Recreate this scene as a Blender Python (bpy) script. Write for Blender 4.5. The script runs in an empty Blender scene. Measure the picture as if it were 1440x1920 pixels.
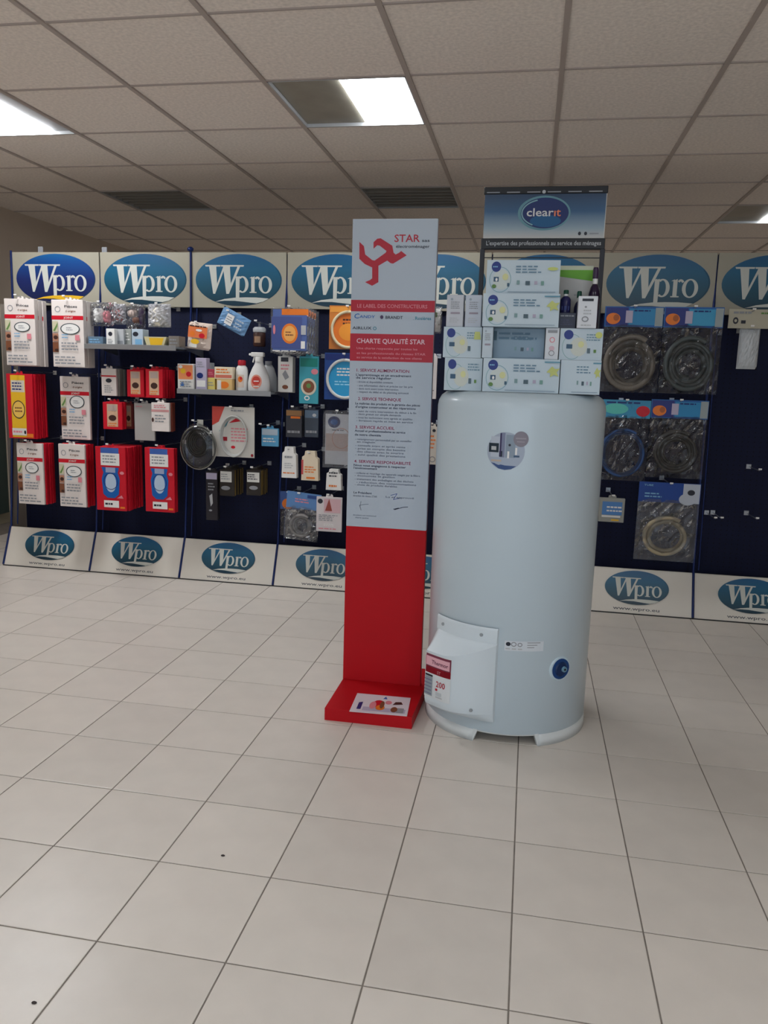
import bpy, math, random
from mathutils import Vector, Matrix
PI = math.pi
random.seed(7)
SC = bpy.context.scene
COL = SC.collection
# ------------------------------------------------------------------ camera
FPX = 1475.9
RT = Vector((0.98283953, 0.18212114, 0.02929764)).normalized()
UP = Vector((-0.05860597, 0.15769836, 0.98574671)).normalized()
FW = Vector((-0.17490513, 0.97054784, -0.16566557)).normalized()
CAMH = 1.2
cd = bpy.data.cameras.new('camera'); cam = bpy.data.objects.new('camera', cd); COL.objects.link(cam)
cd.sensor_fit = 'VERTICAL'; cd.sensor_height = 36; cd.sensor_width = 27
cd.lens = FPX / 1920 * 36; cd.clip_start = 0.05
cam.matrix_world = Matrix(((RT.x, UP.x, -FW.x, 0), (RT.y, UP.y, -FW.y, 0), (RT.z, UP.z, -FW.z, CAMH), (0, 0, 0, 1)))
SC.camera = cam
def at(x, y, Y):
    """world point on the plane of depth Y seen at photograph pixel x, y"""
    d = FW + RT * (x - 720) / FPX + UP * (960 - y) / FPX
    return d * (Y / d.y) + Vector((0, 0, CAMH))
# ------------------------------------------------------------------ world, lights, exposure
w = bpy.data.worlds.new('world'); SC.world = w; w.use_nodes = True
bg = w.node_tree.nodes['Background']; bg.inputs[0].default_value = (0.62, 0.78, 1.0, 1); bg.inputs[1].default_value = 1.0
SC.view_settings.view_transform = 'Standard'; SC.view_settings.look = 'None'
SC.view_settings.exposure = 0.16; SC.view_settings.gamma = 1; SC.view_settings.use_curve_mapping = False
LAMP_STRENGTH = 17.0
ASSUMED_DAY_POWER = 38.0
# added area light: cool daylight assumed from an unseen window behind the camera
ld = bpy.data.lights.new('assumed_window_daylight', 'AREA'); ld.shape = 'RECTANGLE'; ld.size = 4.2; ld.size_y = 1.9
ld.energy = ASSUMED_DAY_POWER; ld.color = (0.74, 0.87, 1.0)
lo = bpy.data.objects.new('assumed_window_daylight', ld); COL.objects.link(lo)
lo.location = (-0.2, -3.35, 1.25); lo.rotation_euler = (PI / 2, 0, 0)
# ------------------------------------------------------------------ materials
def lin(c):
    return tuple(((v / 255) / 12.92 if v / 255 <= 0.04045 else ((v / 255 + 0.055) / 1.055) ** 2.4) for v in c[:3]) + (1,)
MATS = {}
def mat(c, rough=0.5, metal=0.0, noise=0.0, scale=40.0, bump=0.0, coat=0.0, name=None):
    key = (tuple(c), rough, metal, noise, scale, bump, coat)
    if key in MATS: return MATS[key]
    m = bpy.data.materials.new(name or 'paint_%02x%02x%02x' % tuple(int(v) for v in c)); m.use_nodes = True
    nt = m.node_tree; b = nt.nodes['Principled BSDF']
    b.inputs['Base Color'].default_value = lin(c); b.inputs['Roughness'].default_value = rough
    b.inputs['Metallic'].default_value = metal; b.inputs['Specular IOR Level'].default_value = .32; b.inputs['Coat Weight'].default_value = coat
    if noise or bump:
        tc = nt.nodes.new('ShaderNodeTexCoord'); n = nt.nodes.new('ShaderNodeTexNoise')
        n.inputs['Scale'].default_value = scale; n.inputs['Detail'].default_value = 4
        nt.links.new(tc.outputs['Object'], n.inputs['Vector'])
        if noise:
            r = nt.nodes.new('ShaderNodeValToRGB')
            r.color_ramp.elements[0].position = 0.3; r.color_ramp.elements[1].position = 0.7
            r.color_ramp.elements[0].color = tuple(v * (1 - noise) for v in lin(c)[:3]) + (1,)
            r.color_ramp.elements[1].color = tuple(min(1, v * (1 + noise)) for v in lin(c)[:3]) + (1,)
            nt.links.new(n.outputs['Fac'], r.inputs[0]); nt.links.new(r.outputs[0], b.inputs['Base Color'])
        if bump:
            bp = nt.nodes.new('ShaderNodeBump'); bp.inputs['Strength'].default_value = bump; bp.inputs['Distance'].default_value = 0.002
            nt.links.new(n.outputs['Fac'], bp.inputs['Height']); nt.links.new(bp.outputs[0], b.inputs['Normal'])
    MATS[key] = m
    return m
def emit(c, s, name):
    m = bpy.data.materials.new(name); m.use_nodes = True; nt = m.node_tree; nt.nodes.clear()
    o = nt.nodes.new('ShaderNodeOutputMaterial'); e = nt.nodes.new('ShaderNodeEmission')
    e.inputs[0].default_value = tuple(c) + (1,); e.inputs[1].default_value = s
    nt.links.new(e.outputs[0], o.inputs[0]); return m
def film(tint, alpha, name, wr=.35):
    m = bpy.data.materials.new(name); m.use_nodes = True; nt = m.node_tree; nt.nodes.clear()
    o = nt.nodes.new('ShaderNodeOutputMaterial'); t = nt.nodes.new('ShaderNodeBsdfTransparent')
    df = nt.nodes.new('ShaderNodeBsdfDiffuse'); df.inputs[0].default_value = lin(tint); gl = nt.nodes.new('ShaderNodeBsdfGlossy'); gl.inputs['Roughness'].default_value = .10
    mx = nt.nodes.new('ShaderNodeMixShader'); m2 = nt.nodes.new('ShaderNodeMixShader'); fr = nt.nodes.new('ShaderNodeFresnel'); fr.inputs[0].default_value = 1.5
    n = nt.nodes.new('ShaderNodeTexNoise'); n.inputs['Scale'].default_value = 16; n.inputs['Detail'].default_value = 3; n.inputs['Distortion'].default_value = 1.6
    tc = nt.nodes.new('ShaderNodeTexCoord'); nt.links.new(tc.outputs['Object'], n.inputs['Vector'])
    bp = nt.nodes.new('ShaderNodeBump'); bp.inputs['Strength'].default_value = wr; bp.inputs['Distance'].default_value = 0.05
    nt.links.new(n.outputs['Fac'], bp.inputs['Height']); nt.links.new(bp.outputs[0], gl.inputs['Normal']); nt.links.new(bp.outputs[0], fr.inputs['Normal'])
    mx.inputs[0].default_value = alpha
    nt.links.new(t.outputs[0], mx.inputs[1]); nt.links.new(df.outputs[0], mx.inputs[2])
    nt.links.new(fr.outputs[0], m2.inputs[0]); nt.links.new(mx.outputs[0], m2.inputs[1]); nt.links.new(gl.outputs[0], m2.inputs[2]); nt.links.new(m2.outputs[0], o.inputs[0])
    return m
def gradient(stops, axis, name, rough=0.35):
    m = bpy.data.materials.new(name); m.use_nodes = True; nt = m.node_tree; b = nt.nodes['Principled BSDF']
    b.inputs['Roughness'].default_value = rough
    tc = nt.nodes.new('ShaderNodeTexCoord'); sp = nt.nodes.new('ShaderNodeSeparateXYZ'); r = nt.nodes.new('ShaderNodeValToRGB')
    nt.links.new(tc.outputs['Generated'], sp.inputs[0]); nt.links.new(sp.outputs[axis], r.inputs[0])
    e = r.color_ramp.elements
    e[0].position, e[0].color = stops[0][0], lin(stops[0][1]); e[1].position, e[1].color = stops[-1][0], lin(stops[-1][1])
    for p, c in stops[1:-1]:
        k = e.new(p); k.color = lin(c)
    nt.links.new(r.outputs[0], b.inputs['Base Color']); return m
# ------------------------------------------------------------------ text cache
TXT = {}
def text_polys(s):
    if s in TXT: return TXT[s]
    c = bpy.data.curves.new('t', 'FONT'); c.body = s; c.resolution_u = 2; c.size = 1; c.offset = .012
    o = bpy.data.objects.new('t', c); COL.objects.link(o)
    dg = bpy.context.evaluated_depsgraph_get(); dg.update()
    me = bpy.data.meshes.new_from_object(o.evaluated_get(dg))
    V = [(v.co.x, v.co.y) for v in me.vertices]; F = [tuple(p.vertices) for p in me.polygons]
    bpy.data.objects.remove(o); bpy.data.curves.remove(c); bpy.data.meshes.remove(me)
    x0 = min(v[0] for v in V); x1 = max(v[0] for v in V)
    V = [(x - x0, y) for x, y in V]
    TXT[s] = (V, F, x1 - x0); return TXT[s]
# ------------------------------------------------------------------ mesh builder
class MB:
    def __init__(s): s.v = []; s.f = []; s.m = []; s.mats = []; s.sm = []; s.layer = 0; s.warp = None
    def mi(s, m):
        if m not in s.mats: s.mats.append(m)
        return s.mats.index(m)
    def add(s, V, F, m, smooth=False):
        b = len(s.v); s.v += [tuple(p) for p in V]; k = s.mi(m)
        for f in F: s.f.append(tuple(i + b for i in f)); s.m.append(k); s.sm.append(smooth)
    def box(s, x0, y0, z0, x1, y1, z1, m, bev=0.0):
        if bev <= 0:
            V = [(x, y, z) for x in (x0, x1) for y in (y0, y1) for z in (z0, z1)]
            s.add(V, [(0, 1, 3, 2), (4, 6, 7, 5), (0, 4, 5, 1), (2, 3, 7, 6), (0, 2, 6, 4), (1, 5, 7, 3)], m); return
        b = bev
        def ring(y, e): return [(x0 + e, y, z0), (x1 - e, y, z0), (x1, y, z0 + e), (x1, y, z1 - e), (x1 - e, y, z1), (x0 + e, y, z1), (x0, y, z1 - e), (x0, y, z0 + e)]
        def rin(y, e, q): return [(min(max(x, x0 + q), x1 - q), y, min(max(z, z0 + q), z1 - q)) for x, _, z in ring(y, e)]
        V = rin(y0, b, b * .8) + ring(y0 + b, b) + ring(y1 - b, b) + rin(y1, b, b * .8)
        F = [tuple(range(8)), tuple(range(31, 23, -1))]
        for k in range(3):
            for i in range(8): F.append((k * 8 + i, k * 8 + 8 + i, k * 8 + 8 + (i + 1) % 8, k * 8 + (i + 1) % 8))
        s.add(V, F, m)
    def prism(s, pts, y0, y1, m):
        """pts in x,z; extruded between y0 and y1"""
        n = len(pts); V = [(x, y0, z) for x, z in pts] + [(x, y1, z) for x, z in pts]
        F = [tuple(range(n)), tuple(range(2 * n - 1, n - 1, -1))] + [(i, i + n, (i + 1) % n + n, (i + 1) % n) for i in range(n)]
        s.add(V, F, m)
    def lathe(s, prof, m, cx=0, cy=0, n=16, sx=1, sy=1, capt=True, capb=True):
        V = []; F = []
        for r, z in prof:
            for i in range(n): V.append((cx + r * sx * math.cos(2 * PI * i / n), cy + r * sy * math.sin(2 * PI * i / n), z))
        for k in range(len(prof) - 1):
            for i in range(n): F.append((k * n + i, k * n + (i + 1) % n, (k + 1) * n + (i + 1) % n, (k + 1) * n + i))
        s.add(V, F, m, True)
        if capt: s.add([V[(len(prof) - 1) * n + i] for i in range(n)], [tuple(range(n))], m)
        if capb: s.add([V[i] for i in range(n)], [tuple(range(n - 1, -1, -1))], m)
    def tube(s, P, r, m, n=6, closed=False):
        P = [Vector(p) for p in P]; V = []; F = []; N = len(P)
        for i, p in enumerate(P):
            a = P[(i - 1) % N] if (closed or i > 0) else p; b = P[(i + 1) % N] if (closed or i < N - 1) else p
            d = (b - a).normalized(); u = d.cross(Vector((0, 1, 0.013)))
            if u.length < 1e-3: u = d.cross(Vector((1, 0, 0)))
            u.normalize(); v = d.cross(u)
            for k in range(n): V.append(p + u * r * math.cos(2 * PI * k / n) + v * r * math.sin(2 * PI * k / n))
        for i in range(N if closed else N - 1):
            j = (i + 1) % N
            for k in range(n): F.append((i * n + k, i * n + (k + 1) % n, j * n + (k + 1) % n, j * n + k))
        s.add(V, F, m, True)
        if not closed: s.add(V[:n], [tuple(range(n))], m); s.add(V[-n:], [tuple(range(n))], m)
    # ---- flat print on the plane y = front; coordinates x, z
    def pr(s, pts, F, m):
        s.add([s.pt(x, z) for x, z in pts], F, m)
    def pt(s, x, z):
        o = 0.0004 + 0.00035 * s.layer
        return s.warp(x, z, o) if s.warp else (x, -o, z)
    def rect(s, m, x0, z0, x1, z1):
        n = 1 if not s.warp else max(1, int(abs(x1 - x0) / 0.008)); k = 1 if not s.warp else max(1, int(abs(z1 - z0) / 0.02))
        pts = [(x0 + (x1 - x0) * i / n, z0 + (z1 - z0) * j / k) for i in range(n + 1) for j in range(k + 1)]
        s.pr(pts, [(i * (k + 1) + j, (i + 1) * (k + 1) + j, (i + 1) * (k + 1) + j + 1, i * (k + 1) + j + 1) for i in range(n) for j in range(k)], m)
    def ell(s, m, cx, cz, rx, rz, n=28, x0=-1, x1=1):
        k = n // 2; pts = []
        for i in range(k + 1):
            a = -math.cos(PI * i / k); a = max(x0, min(x1, a)); h = math.sqrt(max(0, 1 - a * a)); pts += [(cx + rx * a, cz - rz * h), (cx + rx * a, cz + rz * h)]
        s.pr(pts, [(2 * i, 2 * i + 2, 2 * i + 3, 2 * i + 1) for i in range(k)], m)
    def ring(s, m, cx, cz, rx, rz, t, n=24, tz=None, a0=0, a1=2 * PI):
        tz = t if tz is None else tz; pts = []
        for i in range(n + 1):
            a = a0 + (a1 - a0) * i / n; pts += [(cx + rx * math.cos(a), cz + rz * math.sin(a)), (cx + (rx - t) * math.cos(a), cz + (rz - tz) * math.sin(a))]
        s.pr(pts, [(2 * i, 2 * i + 2, 2 * i + 3, 2 * i + 1) for i in range(n)], m)
    def poly(s, m, pts): s.pr(pts, [tuple(range(len(pts)))], m)
    def text(s, m, t, x, z, h, width=None, center=False, shear=0.0):
        V, F, W = text_polys(t); k = h / 0.7; kx = k if width is None else width / W
        ox = x - W * kx / 2 if center else x
        s.pr([(ox + a * kx + shear * b * k, z + b * k) for a, b in V], F, m)
    def build(s, name, parent=None, loc=None):
        me = bpy.data.meshes.new(name); me.from_pydata(s.v, [], s.f)
        for m in s.mats: me.materials.append(m)
        me.polygons.foreach_set('material_index', s.m); me.polygons.foreach_set('use_smooth', s.sm); me.update()
        o = bpy.data.objects.new(name, me); COL.objects.link(o)
        if parent: o.parent = parent
        if loc is not None: o.location = loc
        return o
def tag(o, label=None, cat=None, group=None, kind=None):
    if label: o['label'] = label
    if cat: o['category'] = cat
    if group: o['group'] = group
    if kind: o['kind'] = kind
    return o
def thing(name, label, cat, loc=(0, 0, 0), rz=0, group=None):
    o = bpy.data.objects.new(name, None); COL.objects.link(o); o.location = loc; o.rotation_euler = (0, 0, rz); o.empty_display_size = .05
    return tag(o, label, cat, group)
def copy_tree(o, loc=None, label=None, group=None, parent=None):
    c = o.copy(); COL.objects.link(c)
    if parent: c.parent = parent
    if loc is not None: c.location = loc
    if label: c['label'] = label
    if group: c['group'] = group
    for ch in list(o.children): copy_tree(ch, parent=c)
    return c
# base palette
WHITE = mat((226, 224, 220), .4); PAPER = mat((214, 212, 206), .5); CREAM = mat((205, 198, 182), .45, noise=.03, scale=3)
RED = mat((196, 20, 40), .4); DRED = mat((150, 22, 38), .45); NAVY = mat((18, 40, 105), .4); INK = mat((40, 42, 52), .5)
GREY = mat((140, 142, 146), .45); LGREY = mat((178, 180, 182), .4); TEAL = mat((20, 118, 140), .35); BLUE = mat((22, 92, 168), .35)
ORANGE = mat((226, 120, 40), .4); YELLOW = mat((226, 178, 40), .4); BROWN = mat((120, 72, 48), .5); DBROWN = mat((62, 36, 30), .5)
GREEN = mat((96, 132, 70), .5); LIME = mat((120, 170, 40), .4); PINK = mat((214, 130, 140), .45); LBLUE = mat((120, 170, 205), .4)
BLACK = mat((22, 22, 26), .4); METAL = mat((170, 174, 180), .3, metal=.8); PURPLE = mat((60, 34, 72), .3)
LILAC = mat((176, 168, 190), .45); PBLUE = mat((178, 192, 204), .4); SKYB = mat((40, 150, 200), .35)
CLEAR = film((170, 172, 178), .11, 'clear_film'); SMOKE = film((90, 88, 84), .10, 'smoky_film'); HAZE = film((215, 215, 220), .5, 'milky_film')
# ------------------------------------------------------------------ the setting
XL, XR, YB, YF, ZC = -4.02, 3.4, 9.0, -3.5, 2.40
TS = 0.2900; TX, TY = 0.0269, 1.9557
GROUT = mat((128, 120, 112), .8, noise=.15, scale=30)
def tile_mat():
    m = mat((214, 206, 197), .32, noise=.035, scale=9, bump=.05, name='beige_floor_tile')
    nt = m.node_tree; b = nt.nodes['Principled BSDF']; src = b.inputs['Base Color'].links[0].from_socket
    oi = nt.nodes.new('ShaderNodeObjectInfo'); mr = nt.nodes.new('ShaderNodeMapRange'); mr.inputs[3].default_value = .95; mr.inputs[4].default_value = 1.03
    mx = nt.nodes.new('ShaderNodeMix'); mx.data_type = 'RGBA'; mx.blend_type = 'MULTIPLY'; mx.inputs[0].default_value = 1
    nt.links.new(oi.outputs['Random'], mr.inputs[0]); nt.links.new(src, mx.inputs[6]); nt.links.new(mr.outputs[0], mx.inputs[7]); nt.links.new(mx.outputs[2], b.inputs['Base Color'])
    return m
TILE = tile_mat()
fb = MB(); fb.box(XL, YF, -.06, XR, YB, -.0018, GROUT)
floor = tag(fb.build('floor'), 'beige square tiled shop floor with grey joints', kind='structure')
def proj(P):
    v = Vector(P) - Vector((0, 0, CAMH)); z = v.dot(FW)
    return (720 + FPX * v.dot(RT) / z, 960 - FPX * v.dot(UP) / z) if z > .05 else (-9999, -9999)
def seen(pts, y0=0, y1=1920, mx=10):
    q = [proj(p) for p in pts]
    return max(a for a, _ in q) > -mx and min(a for a, _ in q) < 1440 + mx and max(b for _, b in q) > y0 and min(b for _, b in q) < y1 and min(a for a, _ in q) > -9000
g = .0019
tb = MB(); tb.box(-TS / 2 + g, -TS / 2 + g, -.008, TS / 2 - g, TS / 2 - g, -.0004, TILE)
V8 = TS / 2 - g
tb.add([(-V8, -V8, -.0004), (V8, -V8, -.0004), (V8, V8, -.0004), (-V8, V8, -.0004), (-V8 + .002, -V8 + .002, 0), (V8 - .002, -V8 + .002, 0), (V8 - .002, V8 - .002, 0), (-V8 + .002, V8 - .002, 0)],
       [(4, 5, 6, 7), (0, 1, 5, 4), (1, 2, 6, 5), (2, 3, 7, 6), (3, 0, 4, 7)], TILE)
first = None; rest = MB(); nt_ = 0
for i in range(-14, 12):
    for j in range(-19, 25):
        x0 = TX + i * TS; y0 = TY + j * TS
        cx, cy = x0 + TS / 2, y0 + TS / 2
        if x0 < XL - .01 or x0 + TS > XR + .1 or y0 < YF or y0 + TS > YB: continue
        vis = seen([(x0, y0, 0), (x0 + TS, y0, 0), (x0, y0 + TS, 0), (x0 + TS, y0 + TS, 0)]) and y0 < 4.35
        if vis and nt_ < 300:
            if first is None: first = tb.build('floor_tile', floor, (cx, cy, 0)); o = first
            else: o = first.copy(); COL.objects.link(o); o.location = (cx, cy, 0)
            nt_ += 1
        else: rest.add([(x0 + g, y0 + g, 0), (x0 + TS - g, y0 + g, 0), (x0 + TS - g, y0 + TS - g, 0), (x0 + g, y0 + TS - g, 0)], [(0, 1, 2, 3)], TILE)
tag(rest.build('floor_tiles', floor), kind='stuff')
# walls
WALL = mat((198, 184, 168), .8, noise=.03, scale=2, name='warm_grey_plaster')
def wallbox(name, a, label):
    b = MB(); b.box(*a, WALL); return tag(b.build(name), label, kind='structure')
wallbox('wall_left', (XL - .1, YF, -.06, XL, YB, ZC + .1), 'plain warm grey left wall')
wallbox('wall_right', (XR, YF, -.06, XR + .1, YB, ZC + .1), 'plain warm grey right wall')
wallbox('wall_back', (XL, YB, -.06, XR, YB + .1, ZC + .1), 'plain warm grey wall far behind the displays')
wf = MB()
for a in ((XL, YF - .1, -.06, -2.4, YF, ZC + .1), (2.0, YF - .1, -.06, XR, YF, ZC + .1), (-2.4, YF - .1, -.06, 2.0, YF, .2), (-2.4, YF - .1, 2.25, 2.0, YF, ZC + .1)): wf.box(*a, WALL)
tag(wf.build('wall_front'), 'wall behind the camera with an assumed shop window opening', kind='structure')  # the window opening is assumed, to suit the added daylight
wn = thing('assumed_window_1', None, None, (0, 0, 0)); tag(wn, 'assumed wide shop window behind the camera', kind='structure')  # unseen window, assumed to go with the added area light
b = MB()
for a in ((-2.4, .2, -2.34, 2.25), (1.94, .2, 2.0, 2.25), (-2.34, .2, 1.94, .26), (-2.34, 2.19, 1.94, 2.25), (-.23, .26, -.17, 2.19)): b.box(a[0], YF - .08, a[1], a[2], YF - .02, a[3], GREY)
b.build('assumed_window_frame', wn)
b = MB(); b.box(-2.34, YF - .053, .26, 1.94, YF - .047, 2.19, film((220, 230, 235), .04, 'assumed_window_glass', 0)); b.build('assumed_pane', wn)
b = MB(); b.box(XL, YF, 0, XL + .012, YB, .09, mat((150, 140, 118), .5)); tag(b.build('baseboard_left'), 'low beige skirting along the left wall', kind='structure')
b = MB(); b.box(XL, 5.28, 0.09, XL + .05, 5.46, 1.92, mat((48, 62, 58), .5)); tag(b.build('trim_1'), 'dark green upright trim on the left wall', kind='structure')
# ceiling
CT = mat((240, 230, 220), .9, noise=.10, scale=70, bump=.35, name='mineral_fibre_tile')
BAR = mat((180, 168, 160), .5, name='ceiling_runner_paint')
cb = MB(); cb.box(XL, YF, ZC + .03, XR, YB, ZC + .1, mat((90, 84, 78), .9)); ceil = tag(cb.build('ceiling'), 'suspended ceiling of square mineral tiles on a grid', kind='structure')
CS, CX, CY0 = .6016, -.5576, 2.735; CSY = .6061
def colx(i): return CX + CS * i
def rowy(j): return CY0 + CSY * j
LIGHTS = {(-1, 1): 'lit', (-4, 1): 'lit', (3, 5): 'lit', (-4, 4): 'off', (-1, 4): 'off',
          (-1, -4): 'lit', (-4, -4): 'lit', (2, -4): 'lit', (-4, 9): 'lit', (-1, 9): 'lit', (2, 9): 'lit', (-4, -8): 'lit', (-1, -8): 'lit', (2, -8): 'lit'}  # this row
firstc = None; crest = MB()
cm = MB(); cm.box(-CS / 2 + .002, -CSY / 2 + .002, 0, CS / 2 - .002, CSY / 2 - .002, .014, CT)
for i in range(-6, 7):
    for j in range(-11, 11):
        if (i, j) in LIGHTS: continue
        x0, y0 = colx(i), rowy(j)
        xa, xb, ya, yb = max(x0, XL), min(x0 + CS, XR), max(y0, YF), min(y0 + CSY, YB)
        if xb - xa < .03 or yb - ya < .03: continue
        full = xb - xa > CS - .01 and yb - ya > CSY - .01
        if full and seen([(xa, ya, ZC), (xb, ya, ZC), (xa, yb, ZC), (xb, yb, ZC)], 0, 482):
            if firstc is None: firstc = cm.build('ceiling_tile', ceil, (x0 + CS / 2, y0 + CSY / 2, ZC + .003))
            else:
                o = firstc.copy(); COL.objects.link(o); o.location = (x0 + CS / 2, y0 + CSY / 2, ZC + .003)
        elif seen([(xa, ya, ZC), (xb, ya, ZC), (xa, yb, ZC), (xb, yb, ZC)], 0, 482):
            q = MB(); q.box(xa, ya, ZC + .003, xb, yb, ZC + .017, CT); q.build('ceiling_tile', ceil)
        else: crest.box(xa, ya, ZC + .003, xb, yb, ZC + .017, CT)
tag(crest.build('ceiling_tiles', ceil), kind='stuff')
for i in range(-5, 8):
    x = colx(i)
    if XL < x < XR: q = MB(); q.box(x - .010, YF, ZC - .004, x + .010, YB, ZC + .003, BAR); q.build('runner', ceil)
for j in range(-10, 11):
    y = rowy(j)
    if YF < y < YB: q = MB(); q.box(XL, y - .005, ZC - .002, XR, y + .005, ZC + .0035, BAR); q.build('cross_runner', ceil)
LAMP = emit((.93, .97, 1.0), LAMP_STRENGTH, 'lamp_diffuser'); LAMPS = {(-4, -4): emit((.93, .97, 1.0), LAMP_STRENGTH * .6, 'added_lamp_diffuser_near'), (-4, 1): emit((.95, .97, 1.0), LAMP_STRENGTH * 2.1, 'lamp_diffuser_left'), (-1, 1): emit((.93, .97, 1.0), LAMP_STRENGTH * 1.35, 'lamp_diffuser_centre')}; LAMPB = emit((.95, .96, 1.0), LAMP_STRENGTH * .5, 'assumed_lamp_diffuser_far'); DARK = mat((150, 145, 132), .35, noise=.1, scale=8); VENTD = mat((140, 134, 124), .5)  # near and far diffusers belong to the added, unseen fixtures
LLAB = {(-1, 1): 'square ceiling light above the red stand, right half lit', (-4, 1): 'lit ceiling light cut by the left edge of the photo',
        (3, 5): 'lit ceiling light far behind the displays at the right edge', (-4, 4): 'unlit dark ceiling panel above the two leftmost logo headers',
        (-1, 4): 'unlit dark ceiling panel just above the top of the red and white stand'}
for (i, j), st in LIGHTS.items():
    x0, y0 = colx(i) + .01, rowy(j) + .006; x1, y1 = colx(i + 1) - .01, rowy(j + 1) - .006
    lab = LLAB.get((i, j), 'added lit ceiling light over the shop floor in front of the displays' if j < 0 else 'assumed lit ceiling light over the far aisle behind the displays')
    t = thing('ceiling_light', lab, 'light', ((x0 + x1) / 2, (y0 + y1) / 2, ZC), 0, None if (i, j) in LLAB else ('added ceiling lights nearer the assumed window' if j < 0 else 'assumed ceiling lights behind the displays'))
    hx, hy = (x1 - x0) / 2, (y1 - y0) / 2
    q = MB()
    for a in ((-hx, -hy, hx, -hy + .006), (-hx, hy - .006, hx, hy), (-hx, -hy, -hx + .006, hy), (hx - .006, -hy, hx, hy)): q.box(a[0], a[1], -.003, a[2], a[3], .03, LGREY)
    q.build('frame', t)
    if st == 'lit':
        a0, a1 = (.01, hx - .02) if i != -4 else (-.14, .16)
        if j < 0 or j > 8: a0, a1 = -.14, .16
        q = MB(); q.box(a0, -hy + .008, .004, a1, hy - .008, .018, LAMPS.get((i, j), LAMPB if j > 8 else LAMP)); q.build('diffuser', t)
        q = MB(); q.box(-hx + .007, -hy + .007, .012, a0 - .001, hy - .007, .028, DARK); q.build('reflector', t)
        q = MB(); q.box(a1 + .001, -hy + .007, .012, hx - .007, hy - .007, .028, LGREY); q.build('side_strip', t)
    else:
        q = MB(); q.box(-hx + .007, -hy + .007, .02, hx - .007, hy - .007, .028, VENTD); q.build('backing', t)
        for k in range(7):
            yy = -hy + .05 + k * (2 * hy - .1) / 6
            q = MB(); q.box(-hx + .008, yy - .003, .0, hx - .008, yy + .003, .018, VENTD); q.build('louvre', t)
# ------------------------------------------------------------------ the logo (print)
LW = mat((196, 198, 190), .4, name='logo_white'); LSH = mat((16, 60, 80), .4)
TEALG = gradient([(0, (0, 42, 60)), (.35, (0, 72, 94)), (.7, (0, 88, 122)), (1, (0, 82, 128))], 2, 'teal_print')
NAVYG = gradient([(0, (8, 20, 62)), (.5, (10, 34, 98)), (.85, (8, 70, 136)), (1, (10, 90, 148))], 2, 'navy_print')
def logo_mb(rx, bgm, sw=LW):
    """ellipse of half width rx with the white word, centred at 0,0"""
    b = MB(); k = rx / 325.0
    b.ell(bgm, 0, 0, rx, rx * .555, 48)
    b.layer = 1
    b.ring(LSH, 0, 0, rx * .985, rx * .545, rx * .012, 40, a0=-1.2, a1=.5)
    def T(x, y): return ((x - 505) * k, (340 - y) * k)
    def P(*pts): b.poly(LW, [T(*p) for p in pts]); b.layer += .12
    b.layer = 2
    P((284, 244), (338, 244), (344, 362), (330, 436), (314, 436))
    P((316, 436), (329, 436), (408, 244), (393, 244))
    P((390, 244), (442, 244), (448, 362), (432, 436), (414, 436))
    P((418, 436), (434, 436), (520, 244), (500, 244))
    P((254, 236), (372, 236), (370, 247), (258, 247)); P((374, 236), (470, 236), (468, 247), (376, 247)); P((462, 236), (548, 236), (545, 247), (466, 247))
    P((486, 322), (516, 312), (512, 470), (486, 470)); P((472, 322), (500, 312), (500, 322)); P((470, 466), (526, 466), (526, 474), (470, 474))
    def oval(cx, cy, ax, ay, tx, ty, a0=0, a1=2 * PI):
        c = T(cx, cy); b.ring(LW, c[0], c[1], ax * k, ay * k, tx * k, 26, tz=ty * k, a0=a0, a1=a1); b.layer += .12
    oval(536, 370, 46, 58, 24, 10, -2.2, 2.2)
    P((602, 324), (628, 312), (628, 426), (602, 426)); P((590, 420), (642, 420), (642, 428), (590, 428)); P((588, 326), (610, 314), (610, 326))
    oval(648, 346, 24, 32, 15, 14, .5, 2.5)
    oval(708, 371, 50, 60, 23, 9)
    # swoosh
    top = [(330, 492), (400, 472), (480, 462), (560, 459), (640, 459), (735, 466)]
    bot = [(735, 466), (690, 488), (640, 500), (560, 492), (480, 484), (400, 484)]
    b.poly(sw, [T(*p) for p in top + bot[1:]])
    return b
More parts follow.
